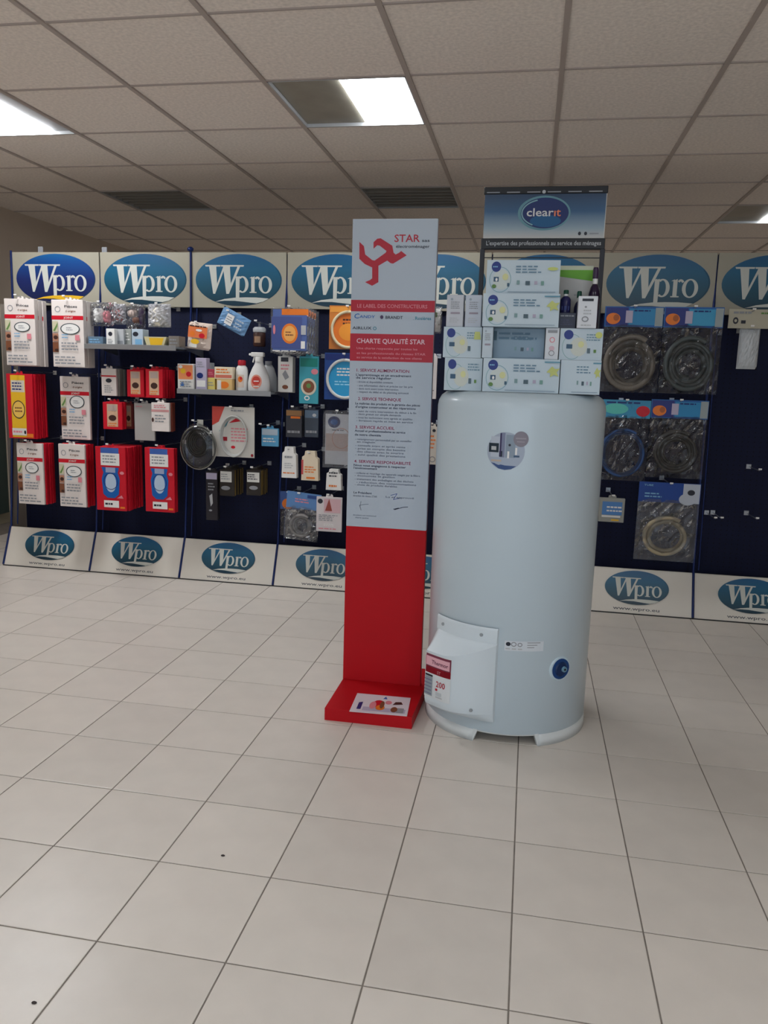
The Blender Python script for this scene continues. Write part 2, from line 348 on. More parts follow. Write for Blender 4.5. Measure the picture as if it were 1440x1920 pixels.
# ------------------------------------------------------------------ display units
X0, PITCH = -3.15, .58
PEGM = mat((5, 13, 46), .75, noise=.1, scale=6, name='navy_pegboard'); HOLE = mat((4, 6, 20), .8)
POST = mat((22, 40, 92), .3, metal=.3, name='blue_post'); KICK = mat((214, 208, 197), .28, noise=.02, scale=4); HDR = mat((160, 155, 139), .4)
UN = ['leftmost display bay, red and white gasket packs, darkest blue logo', 'second display bay from the left, with a high grey shelf', 'third display bay from the left, bottles on its shelf',
      'fourth display bay, partly hidden by the red stand', 'display bay seen between red stand and white water heater', 'display bay hidden behind the white water heater',
      'display bay right of the water heater, hung with bagged hoses', 'nearly empty display bay cut by the right edge']
units = []
logoH = {}; 
for k in range(8):
    xa = X0 + PITCH * k
    u = thing('display_unit', UN[k], 'display', (xa, 4.45, 0), 0, 'row of branded display bays'); units.append(u)
    # pegboard
    b = MB(); b.box(.001, .05, .10, PITCH - .001, .062, 1.88, PEGM)
    b.build('pegboard', u)
    hb = MB()
    for a in range(18):
        for c in range(52):
            x = .03 + a * .031; z = .24 + c * .0255
            hb.add([(x - .003, .0495, z - .003), (x + .003, .0495, z - .003), (x + .003, .0495, z + .003), (x - .003, .0495, z + .003)], [(0, 1, 2, 3)], HOLE)
    tag(hb.build('peg_holes', u), kind='stuff')
    # header
    b = MB(); b.box(.004, .02, 1.585, PITCH - .003, .034, 1.897, HDR, .002); h = b.build('header_panel', u)
    lg = logo_mb(.262, NAVYG if k == 0 else TEALG, YELLOW if k == 0 else LW).build('logo', h); lg.location = (PITCH / 2, .0195, 1.742)
    if k == 0: lg['label'] = 'darker blue oval logo with a yellow swoosh'
    # kick panel (leans)
    b = MB()
    b.add([(.004, -.2, 0.003), (PITCH - .004, -.2, 0.003), (PITCH - .004, -.113, .228), (.004, -.113, .228), (.004, -.19, 0.003), (PITCH - .004, -.19, 0.003), (PITCH - .004, -.103, .228), (.004, -.103, .228)],
          [(0, 1, 2, 3), (7, 6, 5, 4), (0, 3, 7, 4), (1, 5, 6, 2), (3, 2, 6, 7), (0, 4, 5, 1)], KICK)
    kp = b.build('kick_panel', u)
    lean = math.atan2(.087, .225)
    lb = logo_mb(.166, TEALG); lg = lb.build('logo', kp); lg.location = (PITCH * .5, -.2 + .087 * .56 - .0007, .135); lg.rotation_euler = (-lean, 0, 0)
    b = MB(); b.text(mat((84, 86, 92), .5), 'www.wpro.eu', 0, 0, .017, .24, True); t = b.build('web_address', kp); t.location = (PITCH * .5, -.2 + .087 * .085 - .0007, .02); t.rotation_euler = (-lean, 0, 0)
    b = MB(); b.box(.0, -.206, 0, PITCH, -.19, .005, BLACK); b.build('foot_rail', u)
    b = MB(); b.tube([(0, .018 if k in (0, 2) else .046, 1.905 if k in (0, 2) else 1.89), (0, .012, 1.575), (0, -.105, .23)], .007, POST, 6); b.tube([(0, -.112, .232), (0, -.2, .006)], .007, POST, 6)
    if k in (2,): b.lathe([(.009, 1.90), (.018, 1.905), (.019, 1.918), (.008, 1.926)], POST, 0, .015, 10)
    b.build('upright', u)
    b = MB(); b.tube([(.03, .03, 1.58), (.03, -.03, .8), (.03, -.085, .24)], .004, POST, 5); b.build('rear_rail', u)
# left end gable of the first bay
b = MB(); b.prism([(0, .0), (.004, .0), (.004, 1.58), (0, 1.58)], -.095, .06, mat((150, 140, 128), .5)); b.build('end_panel', units[0], (-.012, 0, 0))
for k, (px_, py_) in enumerate([(75, 466), (195, 467)]):
    p = at(px_, py_, 4.5); b = MB(); b.box(-.017, -.004, -.03, .017, .004, .012, GREY, .003); b.build('header_clip', units[k], (p.x - units[k].location.x, .055, p.z))
def unit_of(X): return units[max(0, min(7, int((X - X0) / PITCH)))]
def hook(X, z, Yf, tip=WHITE):
    u = unit_of(X); b = MB(); lx, ly = X - u.location.x, -4.45
    b.tube([(lx, .055, z), (lx, Yf + ly - .012, z), (lx, Yf + ly - .02, z + .01)], .0022, METAL, 5)
    b.box(lx - .008, Yf + ly - .022, z + .004, lx + .008, Yf + ly - .019, z + .012, tip)
    b.box(lx - .012, .044, z - .012, lx + .012, .049, z + .012, METAL)
    b.build('hook', u)
# ------------------------------------------------------------------ printing DSL for packs
def prn(b, w, h, ops):
    """ops in 0..1 of width and height, on the front plane, x centred, z from 0"""
    X = lambda v: (v - .5) * w; Z = lambda v: v * h
    for op in ops:
        b.layer += 1; c = op[1]
        if op[0] == 'r': b.rect(c, X(op[2]), Z(op[3]), X(op[4]), Z(op[5]))
        elif op[0] == 'e': b.ell(c, X(op[2]), Z(op[3]), op[4] * w, op[5] * h, 20)
        elif op[0] == 'o': b.ring(c, X(op[2]), Z(op[3]), op[4] * w, op[5] * h, op[6] * w, 24)
        elif op[0] == 't': b.text(c, op[2], X(op[3]), Z(op[4]), op[5] * h, op[6] * w if len(op) > 6 else None)
        elif op[0] == 'l':
            n = op[6]; rnd = random.Random(n * 13 + int(op[2] * 100))
            for q in range(n):
                z = op[5] - (op[5] - op[3]) * (q + .5) / n; t = (op[5] - op[3]) / n * .22
                x = op[2]; e = op[2] + (op[4] - op[2]) * rnd.uniform(.65, 1)
                while x < e:
                    d = rnd.uniform(.05, .14) * (op[4] - op[2]) * 2; b.rect(c, X(x), Z(z - t), X(min(e, x + d)), Z(z + t)); x += d + .03 * (op[4] - op[2]) * 1.5
        elif op[0] == 'p': b.poly(c, [(X(x), Z(z)) for x, z in op[2]])
def rect_world(r, Y):
    a = at(r[0], (r[1] + r[3]) / 2, Y); c = at(r[2], (r[1] + r[3]) / 2, Y); m = (r[0] + r[2]) / 2
    zt = at(m, r[1], Y).z; zb = at(m, r[3], Y).z
    return (a.x + c.x) / 2, zb, c.x - a.x, zt - zb
ORD = ['first', 'second', 'third', 'fourth', 'fifth', 'sixth', 'seventh', 'eighth', 'ninth']
def carton(name, label, cat, r, Y, d, body, ops, n=1, gap=.028, hk=True, group=None, back_label=None, rz=0, tilt=0, part='carton', behind=None, zrest=None, bev=.002, side=None):
    x, z, w, h = rect_world(r, Y)
    if zrest is not None: h = z + h - zrest; z = zrest
    t = thing(name, label, cat, (x, Y, z), rz, group); t.rotation_euler = (0, tilt, rz)
    b = MB(); b.box(-w / 2, 0, 0, w / 2, d, h, body, min(bev, d * .3))
    if side: b.box(-w / 2 - .0006, .003, .003, w / 2 + .0006, d - .001, h - .003, side)
    prn(b, w, h, ops)
    b.build(part, t)
    if hk:
        q = MB(); q.prism([(-.022, -.004), (.022, -.004), (.018, .013), (.006, .016), (.006, .006), (-.006, .006), (-.006, .016), (-.018, .013)], d / 2 - .0006, d / 2 + .0006, body)
        q.build('hang_tab', t, (0, 0, h))
        hook(x, z + h + .011, Y - .012)
    src = t
    if behind:
        bb, bops, blab = behind
        src = thing(name, blab + ', second on its hook', cat, (x + .004, Y + gap, z - .002), rz, group or name.replace('_', ' ') + 's on the hooks')
        q = MB(); q.box(-w / 2, 0, 0, w / 2, d, h, bb, min(bev, d * .3)); prn(q, w, h, bops); q.build(part, src)
        for k in range(2, n): copy_tree(src, (x + random.uniform(-.003, .003), Y + gap * k, z + random.uniform(-.004, .002)), blab + ', %s on its hook' % ORD[k])
    else:
        for k in range(1, n):
            copy_tree(t, (x + random.uniform(-.004, .004), Y + gap * k, z + random.uniform(-.005, .002)), (back_label or ('copy hanging behind the ' + label)) + ', %s on its hook' % ORD[k], group or name.replace('_', ' ') + 's on the hooks')
    return t
PKW = mat((222, 212, 206), .38); SIDEW = mat((150, 142, 132), .5)
def seal_ops(cy=.58, rx=.27, ry=.075):
    return [('r', RED, 0, .705, 1, .765), ('t', PAPER, 'JOINT', .38, .72, .03, .3), ('o', GREY, .2, .86, .09, .045, .02), ('t', INK, 'Pièces', .42, .885, .035, .4), ('t', BROWN, 'd origine', .45, .82, .03, .32),
            ('o', mat((52, 66, 70), .4), .58, cy, rx, ry, .03), ('e', WHITE, .58, cy, rx - .035, ry - .012), ('l', GREY, .46, cy - .03, .7, cy + .03, 2),
            ('r', mat((196, 190, 160), .5), 0.02, .52, .2, .68), ('p', GREEN, [(.04, .54), (.12, .60), (.2, .67), (.18, .60), (.1, .53)]), ('r', mat((168, 120, 96), .5), .02, .38, .2, .5), ('e', DBROWN, .12, .44, .07, .03),
            ('r', mat((120, 74, 50), .5), .02, .22, .2, .37), ('e', BROWN, .1, .3, .06, .04), ('e', DBROWN, .14, .25, .06, .02), ('r', PINK, .74, .40, .88, .48),
            ('l', LBLUE, .32, .42, .55, .5, 2), ('l', GREY, .3, .24, .85, .38, 3), ('l', GREY, .08, .03, .9, .17, 3)]
def yellow_ops():
    return [('r', YELLOW, .16, .02, .72, .98), ('r', mat((206, 196, 180), .4), .18, .72, .7, .9), ('l', NAVY, .22, .74, .66, .88, 3), ('o', INK, .44, .45, .25, .14, .03), ('e', mat((232, 190, 90), .4), .44, .45, .22, .125),
            ('l', BROWN, .3, .4, .58, .5, 2), ('r', PAPER, .16, .05, .72, .16), ('e', BLACK, .66, .1, .04, .03), ('l', PINK, .2, .07, .6, .14, 1), ('r', ORANGE, .72, .02, .98, .08)]
def jar_ops():
    return [('r', mat((60, 96, 168), .4), .18, .9, .78, .985), ('r', WHITE, .18, .71, .8, .9), ('l', GREY, .24, .74, .74, .88, 3), ('p', BLUE, [(.2, .68), (.78, .68), (.74, .6), (.8, .5), (.76, .26), (.62, .2), (.38, .2), (.24, .26), (.2, .5), (.26, .6)]),
            ('e', mat((176, 194, 214), .3), .5, .44, .18, .15), ('o', NAVY, .5, .46, .24, .13, .02), ('r', mat((150, 160, 190), .4), .34, .6, .66, .68), ('e', PINK, .88, .6, .07, .025), ('r', WHITE, .26, .05, .76, .16), ('l', INK, .3, .07, .7, .14, 1), ('p', PINK, [(.7, .2), (.86, .25), (.92, .2)]), ('r', ORANGE, .8, .04, .96, .07)]
S_ = 'seal_pack'
REDB = (RED, [('r', mat((190, 190, 196), .4), .3, .7, .7, .9)])
carton(S_, 'white gasket pack with red band, top left corner of the display', 'pack', (10, 560, 66, 685), 4.16, .035, PKW, seal_ops(), n=3, gap=.04, group='white gasket packs', back_label='white gasket pack hanging behind the top left one')
carton(S_, 'white gasket pack with red band, right one of the top two', 'pack', (98, 562, 157, 688), 4.14, .035, PKW, seal_ops(.57, .31, .085), n=3, gap=.04, group='white gasket packs', back_label='white gasket pack hanging behind the right one of the top two')
carton('gasket_pack', 'red and yellow gasket pack at front of its hook on the far left', 'pack', (14, 701, 62, 822), 4.14, .014, RED, yellow_ops(), n=7, gap=.02, group='red and yellow gasket packs', behind=(RED, [('r', YELLOW, .3, .1, .6, .9)], 'red gasket pack queued behind the red and yellow one'), back_label='red packs behind the yellow one')
carton(S_, 'white gasket pack alone in the second row beside the red and yellow pack', 'pack', (114, 706, 168, 824), 4.22, .02, PKW, seal_ops(.6, .26, .1), group='white gasket packs')
carton(S_, 'white gasket pack, bottom row far left, red packs behind', 'pack', (33, 831, 81, 945), 4.16, .016, PKW, seal_ops(.6, .26, .09), n=6, gap=.021, group='white gasket packs', behind=REDB + ('red pack behind the bottom row far left white gasket pack',), back_label='red packs behind bottom left white pack')
carton(S_, 'white gasket pack, bottom row, beside the blue jar packs', 'pack', (111, 833, 160, 950), 4.15, .016, PKW, seal_ops(.57, .3, .09), n=5, gap=.021, group='white gasket packs', behind=REDB + ('red pack behind the second bottom row white pack',), back_label='red packs behind the second bottom white pack')
carton('jar_pack', 'red pack with a blue jar, front of the thick left stack', 'pack', (180, 838, 236, 957), 4.12, .018, RED, jar_ops(), n=8, gap=.026, group='red packs with blue jar', back_label='red pack with blue jar hung behind in the left stack', behind=(RED, jar_ops()[:3], 'red pack queued behind in the thick left jar stack'))
carton('jar_pack', 'red pack with a blue jar, right one above the second kick panel', 'pack', (272, 840, 327, 960), 4.16, .018, RED, jar_ops(), n=2, gap=.03, group='red packs with blue jar', back_label='second red jar pack hidden behind the right one')
# bags -----------------------------------------------------------------
def pillow(b, w, h, d, m, nx=9, nz=9, seed=1, y0=0.0, wr=.004):
    rnd = random.Random(seed); V = []; F = []
    for s in (-1, 1):
        for i in range(nx + 1):
            for j in range(nz + 1):
                u, v = i / nx, j / nz; e = (math.sin(PI * u) * math.sin(PI * v)) ** .45 if 0 < u < 1 and 0 < v < 1 else 0
                V.append(((u - .5) * w, y0 + d / 2 + s * (e * d / 2 + (rnd.uniform(-wr, wr) if e else 0)), v * h))
    N = (nx + 1) * (nz + 1)
    for i in range(nx):
        for j in range(nz):
            a = i * (nz + 1) + j; c = a + nz + 1; F.append((a, c, c + 1, a + 1)); F.append((a + N, a + 1 + N, c + 1 + N, c + N))
    b.add(V, F, m, False)
def bag(name, label, r, Y, d, m, ops=(), n=1, gap=.03, rz=0, tilt=0, contents=None, header=None, group=None, seed=1, hk=True, cat='bag'):
    x, z, w, h = rect_world(r, Y); t = thing(name, label, cat, (x, Y, z), 0, group); t.rotation_euler = (0, tilt, rz)
    hh = 0
    if header:
        hm, hops, frac = header; hh = h * frac
        q = MB(); q.box(-w / 2, d / 2 - .001, 0, w / 2, d / 2 + .002, hh, hm, .0008)
        q2 = MB(); q2.box(-w / 2, 0, 0, w / 2, .003, hh, hm); prn(q2, w, hh, hops); q2.build('header_card', t, (0, d / 2 - .004, h - hh))
    b = MB(); pillow(b, w, h - hh * .8, d, m, 13, 13, seed, 0.0, .010 if contents else .003); b.build('film_bag', t)
    if contents: contents(t, w, h - hh, d)
    if ops:
        q = MB(); q.box(-w * .42, d * .5 - .001, h * .06, w * .42, d * .5 + .001, h * .94, PKB if name == 'filter_pack' else PAPER)
        if name == 'filter_pack': q.v = [(a_, c_ - d * .5 - .004, e_) for a_, c_, e_ in q.v]
        q.warp = lambda X, Z, o: (X, (-.005 if name == 'filter_pack' else d * .5 - .001) - o, Z)
        prn(q, w, h, ops); q.build('insert_card', t)
    if hk: hook(x, z + h - .006, Y + d / 2 - .02)
    for k in range(1, n): copy_tree(t, (x, Y + gap * k, z - .003 * k), '%s of the shiny blue packs behind the large blue and orange one' % ORD[k], group)
    return t
def coil(R, r, turns, m, cz, n=40, sx=1.0, sy=1.0, wob=.03, shrink=.3):
    def f(t, w, h, d):
        b = MB(); pts = []
        for i in range(int(n * turns) + 1):
            a = 2 * PI * i / n; k = i / (n * turns)
            rr = R * (1 - shrink * k) * (1 + wob * math.sin(a * .5 + 1))
            pts.append((rr * sx * math.cos(a + 1), d / 2 + (k - .5) * d * .5, cz * h + rr * sy * math.sin(a + 1)))
        b.tube(pts, r, m, 7); b.build('hose', t)
    return f
def lumps(items):
    def f(t, w, h, d):
        b = MB(); 
        for (m, cx, cz, a, c, k) in items:
            b.lathe([(k * w * .6, c * h * -.5), (k * w, c * h * -.3), (k * w, c * h * .3), (k * w * .6, c * h * .5)], m, cx * w, d * .5, 10, 1, min(1, d * .42 / (k * w)))
            for i in range(len(b.v) - 60, len(b.v)): b.v[i] = (b.v[i][0], b.v[i][1], b.v[i][2] + cz * h)
        b.build('contents', t)
    return f
# bay 2: bags above the shelf
bag('plastic_bag', 'clear bag with white fittings at the left end above the high shelf', (166, 566, 209, 611), 4.2, .05, CLEAR, seed=3, contents=lumps([(WHITE, -.15, .45, 1, .6, .25), (PINK, .2, .4, 1, .5, .15)]), group='small bags over the shelf')
bag('plastic_bag', 'reddish small bag right behind the clear bag of white fittings', (206, 569, 232, 608), 4.34, .05, HAZE, seed=4, contents=lumps([(mat((150, 92, 88), .5), 0, .45, 1, .7, .36)]), group='small bags over the shelf')
bag('plastic_bag', 'purple and brown small bag in the middle above the shelf boxes', (232, 570, 269, 616), 4.24, .05, CLEAR, seed=5, contents=lumps([(mat((190, 170, 160), .5), -.15, .62, 1, .3, .25), (BROWN, .05, .35, 1, .25, .22), (PURPLE, .3, .5, 1, .7, .14)]), group='small bags over the shelf')
bag('plastic_bag', 'cream white bag, rightmost of those above the high shelf', (273, 569, 316, 613), 4.22, .06, HAZE, seed=6, contents=lumps([(mat((210, 204, 190), .5), -.05, .45, 1, .8, .36)]), group='small bags over the shelf')
# shelves ---------------------------------------------------------------
def shelf(label, xa, xb, y, Y0, m):
    p = at((xa + xb) / 2, y, Y0); x0 = at(xa, y, Y0).x; x1 = at(xb, y, Y0).x; zt = p.z
    t = thing('shelf', label, 'shelf', ((x0 + x1) / 2, 4.49, zt)); W = (x1 - x0) / 2; d = 4.49 - Y0
    b = MB(); b.box(-W, -d, -.012, W, 0, 0, m, .002); b.build('board', t)
    b = MB(); b.box(-W, -d - .004, -.022, W, -d, .006, METAL, .001); b.build('front_lip', t)
    for s in (-1, 1):
        b = MB(); b.add([(s * W - .001, -.001, .03), (s * W + .001, -.001, .03), (s * W - .001, -d * .85, 0), (s * W + .001, -d * .85, 0), (s * W - .001, -.001, -.05), (s * W + .001, -.001, -.05)],
                        [(0, 2, 4), (1, 5, 3), (0, 1, 3, 2), (2, 3, 5, 4), (0, 4, 5, 1)], METAL); b.build('bracket', t)
    return zt, x0, x1
SHM = mat((128, 138, 146), .25, metal=.3)
z1, xs0, xs1 = shelf('upper grey shelf under the small bags, carrying small white boxes', 158, 330, 648, 4.12, SHM)
def onshelf(name, label, r, Y, d, body, ops, z, cat='box', **k):
    return carton(name, label, cat, r, Y, d, body, ops, hk=False, zrest=z + .0005, part='carton', **k)
onshelf('small_box', 'blue grey clear tray box at the left end of the upper shelf', (165, 631, 193, 646), 4.16, .06, mat((96, 118, 138), .25), [('l', LBLUE, .1, .2, .9, .8, 2)], z1)
onshelf('small_box', 'white narrow box with dark round mark, left on the upper shelf', (199, 616, 215, 646), 4.15, .07, WHITE, [('e', INK, .5, .68, .24, .13), ('l', GREY, .2, .1, .8, .4, 3)], z1)
onshelf('small_box', 'silver grey box just right of the narrow white box on the upper shelf', (216, 617, 232, 646), 4.18, .07, LGREY, [('r', GREY, .1, .1, .9, .3)], z1)
onshelf('small_box', 'second silver grey box, centre of the upper shelf', (233, 617, 246, 646), 4.2, .06, mat((150, 152, 146), .4), [('l', WHITE, .1, .3, .9, .8, 3)], z1)
onshelf('small_box', 'pale box with dark round mark, beside the yellow tray on the upper shelf', (247, 617, 268, 647), 4.16, .07, PBLUE, [('e', INK, .35, .7, .25, .14), ('r', LBLUE, .3, .08, .9, .4)], z1)
tr = at(291, 648, 4.16); t = thing('yellow_tray', 'pale tray of yellow goods, right on the upper shelf', 'tray', (tr.x, 4.16, z1 + .0005))
b = MB(); b.prism([(-.05, 0), (.05, 0), (.067, .052), (-.067, .052)], 0, .07, mat((200, 190, 150), .4)); b.build('tray', t)
b = MB(); b.layer = 1; b.poly(YELLOW, [(-.028, .006), (.038, .006), (.052, .046), (-.036, .046)]); b.build('label_print', t)
onshelf('small_box', 'grey brown box at the right end of the upper shelf', (316, 630, 336, 647), 4.16, .08, mat((120, 112, 104), .5), [('l', GREY, .1, .2, .9, .8, 2)], z1)
# rows of small packs in bay 2
def spices(c=DBROWN): return [('r', mat((206, 170, 140), .4), .22, .1, .78, .93), ('e', c, .5, .42, .2, .11), ('l', ORANGE, .28, .1, .74, .26, 2), ('r', mat((180, 160, 150), .4), .28, .68, .72, .9)]
carton('small_pack', 'small white pack with red line and dark dot, second bay', 'pack', (190, 691, 218, 742), 4.22, .02, PKW, [('r', RED, 0, .7, 1, .75), ('e', INK, .5, .56, .2, .08), ('l', GREY, .2, .1, .8, .4, 4)], n=4, gap=.03, group='small hanging packs', behind=(mat((140, 138, 130), .5), [], 'grey small pack behind the white one with dark dot'), back_label='small grey packs behind')
carton('small_pack', 'small red pack with dark bean picture, left of the two', 'pack', (238, 693, 270, 744), 4.2, .018, RED, spices(), n=4, gap=.03, group='small hanging packs', back_label='red pack hung behind the left red bean pack')
carton('small_pack', 'small red pack with dark bean picture, right of the two', 'pack', (273, 692, 305, 746), 4.18, .018, RED, spices(), n=6, gap=.028, group='small hanging packs', back_label='red pack hung behind the right red bean pack')
carton('small_pack', 'small red pack, left end of the lower row in the second bay', 'pack', (193, 754, 229, 805), 4.2, .018, RED, spices(), n=2, gap=.03, group='small hanging packs', back_label='red pack behind the lower left one')
carton('small_pack', 'dim brownish red pack set back beside the lower red pack', 'pack', (232, 757, 250, 804), 4.4, .018, mat((128, 50, 50), .5), spices(), group='small hanging packs')
carton('small_pack', 'plain pale grey long pack, back side showing', 'pack', (252, 756, 290, 826), 4.24, .015, mat((176, 174, 170), .4), [('l', PINK, .1, .88, .4, .94, 1)], group='small hanging packs')
carton('small_pack', 'cream pack with reddish heading in front of the plain grey one', 'pack', (284, 755, 317, 809), 4.16, .02, PKW, [('r', mat((196, 140, 140), .5), 0, .68, 1, .76), ('l', PINK, .15, .8, .9, .94, 2), ('l', GREY, .2, .3, .85, .6, 3), ('e', DBROWN, .08, .4, .06, .08)], n=3, gap=.03, group='small hanging packs', back_label='reddish pack behind the cream one', behind=(mat((120, 56, 44), .5), [], 'dark reddish pack behind the cream pack'))
# bay 3 ------------------------------------------------------------------
bag('refill_bag', 'orange and white refill bag hanging at the left of the third bay', (347, 604, 391, 655), 4.24, .05, mat((214, 196, 182), .35), seed=8, cat='bag', tilt=.1)
t = [o for o in bpy.data.objects if o.name.startswith('refill_bag')][0]
q = MB(); prn(q, .125, .14, [('r', mat((222, 120, 70), .4), .04, .45, .94, .9), ('e', YELLOW, .4, .3, .2, .1), ('e', RED, .7, .55, .14, .1), ('e', ORANGE, .25, .6, .12, .1), ('r', PAPER, .1, .06, .5, .2), ('l', DBROWN, .1, .85, .9, .95, 1), ('e', WHITE, .55, .75, .15, .05)])
o = q.build('front_print', t); o.location = (0, -.006, 0)
bag('blister_bag', 'light blue blister bag hanging crooked in the third bay', (402, 583, 458, 618), 4.34, .03, mat((110, 150, 190), .3), seed=9, tilt=.46)
t = [o for o in bpy.data.objects if o.name.startswith('blister_bag')][0]
q = MB(); prn(q, .16, .1, [('r', WHITE, .22, .2, .5, .8), ('l', GREY, .25, .3, .48, .7, 3), ('l', PBLUE, .6, .2, .98, .8, 3)]); o = q.build('front_print', t); o.location = (0, -.005, 0)
z2, xs0, xs1 = shelf('lower grey shelf in the third bay carrying bottles and boxes', 332, 508, 733, 4.16, mat((122, 126, 130), .4))
FOOD = [('r', mat((226, 140, 90), .4), .05, .4, .95, .95), ('e', YELLOW, .35, .72, .16, .1), ('e', RED, .7, .6, .16, .1), ('e', WHITE, .2, .88, .12, .06), ('e', BLUE, .3, .2, .12, .07), ('l', GREY, .15, .08, .9, .35, 3)]
onshelf('food_box', 'orange pictured box at the left end of the bottle shelf', (333, 682, 363, 732), 4.18, .05, PAPER, FOOD, z2)
onshelf('tall_box', 'tall narrow lilac white box on the bottle shelf', (367, 671, 387, 732), 4.19, .05, LILAC, [('e', NAVY, .4, .45, .3, .09), ('r', WHITE, .1, .1, .9, .3), ('l', GREY, .1, .7, .9, .9, 3)], z2)
onshelf('tall_box', 'grey white box tucked behind the tall narrow one', (384, 680, 396, 731), 4.3, .05, LGREY, [('l', GREY, .1, .3, .9, .9, 5)], z2)
onshelf('small_box', 'little yellow box under a red one on the bottle shelf', (389, 708, 403, 731), 4.2, .05, mat((214, 196, 110), .4), [('l', GREY, .1, .3, .9, .7, 2)], z2)
zz = at(396, 708, 4.2).z
onshelf('small_box', 'little red box stacked on the yellow one', (389, 692, 402, 708), 4.2, .05, mat((170, 60, 80), .4), [('l', PINK, .1, .3, .9, .7, 2)], zz)
onshelf('food_box', 'flat cream box with food picture, lower of the stacked pair', (406, 711, 435, 731), 4.19, .05, mat((216, 180, 120), .4), [('e', ORANGE, .5, .5, .3, .3), ('r', PAPER, .05, .1, .3, .9)], z2)
zz = at(420, 711, 4.19).z
onshelf('food_box', 'flat cream box with orange text, upper of the stacked pair', (402, 688, 436, 711), 4.19, .05, mat((220, 206, 180), .4), [('r', mat((200, 110, 90), .4), .05, .1, .95, .35), ('l', ORANGE, .1, .45, .9, .9, 2)], zz)
# bottles
p = at(450, 731, 4.2); t = thing('bottle', 'white bottle with a red cap on the bottle shelf', 'bottle', (p.x, 4.2, z2 + .001))
b = MB(); b.lathe([(.032, 0), (.034, .006), (.034, .115), (.03, .13), (.02, .142)], WHITE, 0, .03, 20, 1, .75); b.warp = lambda X, Z, o: (X, .03 - .0255 * math.sqrt(max(0, 1 - (X / .034) ** 2)) - .0006 - o, Z)
b.layer = 1; b.rect(mat((214, 196, 180), .4), -.02, .02, .02, .09); b.layer = 2; b.ell(ORANGE, 0, .065, .014, .016); b.layer = 3; b.ell(RED, .004, .07, .007, .008); b.build('body', t)
b = MB(); b.lathe([(.021, .141), (.022, .145), (.022, .165), (.018, .17)], mat((170, 24, 40), .4), 0, .03, 16); b.build('cap', t)
p = at(484, 733, 4.2); t = thing('spray_bottle', 'large white spray bottle with a round red label', 'bottle', (p.x, 4.17, z2 + .001))
b = MB(); b.lathe([(.056, 0), (.062, .008), (.063, .05), (.055, .09), (.04, .125), (.026, .15), (.022, .165)], mat((218, 216, 214), .35), 0, .045, 24, 1, .62)
b.warp = lambda X, Z, o: (X, .045 - .62 * math.sqrt(max(0, (.0635 - max(0, Z - .05) * .22) ** 2 - X * X)) - .0008 - o, Z)
b.layer = 1; b.ell(mat((214, 140, 120), .4), -.004, .055, .032, .038); b.layer = 2; b.ell(mat((190, 60, 50), .4), -.004, .06, .024, .024); b.layer = 3; b.rect(WHITE, -.018, .055, .012, .06); b.layer = 4; b.rect(WHITE, -.02, .026, .014, .031); b.build('body', t)
b = MB(); b.lathe([(.022, .163), (.023, .185), (.02, .19)], WHITE, 0, .045, 16); b.box(-.045, .03, .19, .03, .06, .214, WHITE, .005); b.box(-.058, .038, .196, -.045, .052, .208, WHITE, .003); b.build('spray_head', t)
b = MB(); b.prism([(-.03, .19), (-.038, .16), (-.033, .158), (-.022, .19)], .04, .05, WHITE); b.build('trigger', t)
p = at(505, 733, 4.3); t = thing('bottle', 'grey white bottle half hidden behind the spray bottle', 'bottle', (p.x - .02, 4.31, z2 + .001))
b = MB(); b.lathe([(.05, 0), (.052, .01), (.05, .08), (.034, .13), (.02, .15)], LGREY, 0, .035, 16, 1, .6); b.build('body', t); b = MB(); b.lathe([(.02, .15), (.02, .17)], GREY, 0, .035, 12); b.build('cap', t)
p = at(487, 650, 4.3); t = thing('jar_pack', 'small brown jar with a pale round lid hanging above the bottle shelf', 'jar', (p.x, 4.26, p.z))
b = MB(); b.lathe([(.03, 0), (.034, .006), (.034, .07), (.03, .078)], DBROWN, 0, .035, 16); b.warp = lambda X, Z, o: (X, .035 - math.sqrt(max(0, .034 ** 2 - X * X)) - o, Z); b.rect(mat((150, 120, 96), .5), -.02, .02, .016, .055); b.build('body', t)
b = MB(); b.lathe([(.034, .078), (.036, .083), (.036, .098), (.028, .106)], LGREY, 0, .035, 16); b.box(-.006, .033, .104, .006, .037, .135, CLEAR); b.build('lid', t); hook(p.x, p.z + .13, 4.25)
# hoses in bay 3
def circle_bag(t, w, h, d):
    pass
x, z, w, h = rect_world((333, 790, 403, 882), 4.12)
t = thing('cable_bag', 'round clear bag with a coiled black hose, third bay', 'hose', (x, 4.12, z))
b = MB(); 
for kk in range(5):
    R = .064 - kk * .009; pts = [(R * .95 * math.cos(a * PI / 12 + kk), .03 + .006 * kk - .01, h * .56 + R * 1.15 * math.sin(a * PI / 12 + kk)) for a in range(24)]
    b.tube(pts, .0075, mat((10, 10, 13), .3), 6, True)
b.build('black_hose', t)
b = MB(); n = 28
for s in (0, 1):
    V = [(0, .03 + (s - .5) * .06, h * .48)]; 
    for rr in (.55, .85, 1.0):
        for i in range(n): V.append((w / 2 * rr * math.cos(2 * PI * i / n), .03 + (s - .5) * (.06 if rr < .8 else (.04 if rr < 1 else 0)), h * .48 + h * .48 * rr * math.sin(2 * PI * i / n)))
    F = [(0, 1 + i, 1 + (i + 1) % n) for i in range(n)] + [(1 + k * n + i, 1 + (k + 1) * n + i, 1 + (k + 1) * n + (i + 1) % n, 1 + k * n + (i + 1) % n) for k in range(2) for i in range(n)]
    b.add(V, F, film((60, 60, 64), .06, 'thin_film', .15))
b.build('film_bag', t)
b = MB(); b.tube([(w * .475 * math.cos(i * PI / 16), .03, h * .46 + h * .44 * math.sin(i * PI / 16)) for i in range(32)], .005, mat((150, 148, 140), .4), 6, True)
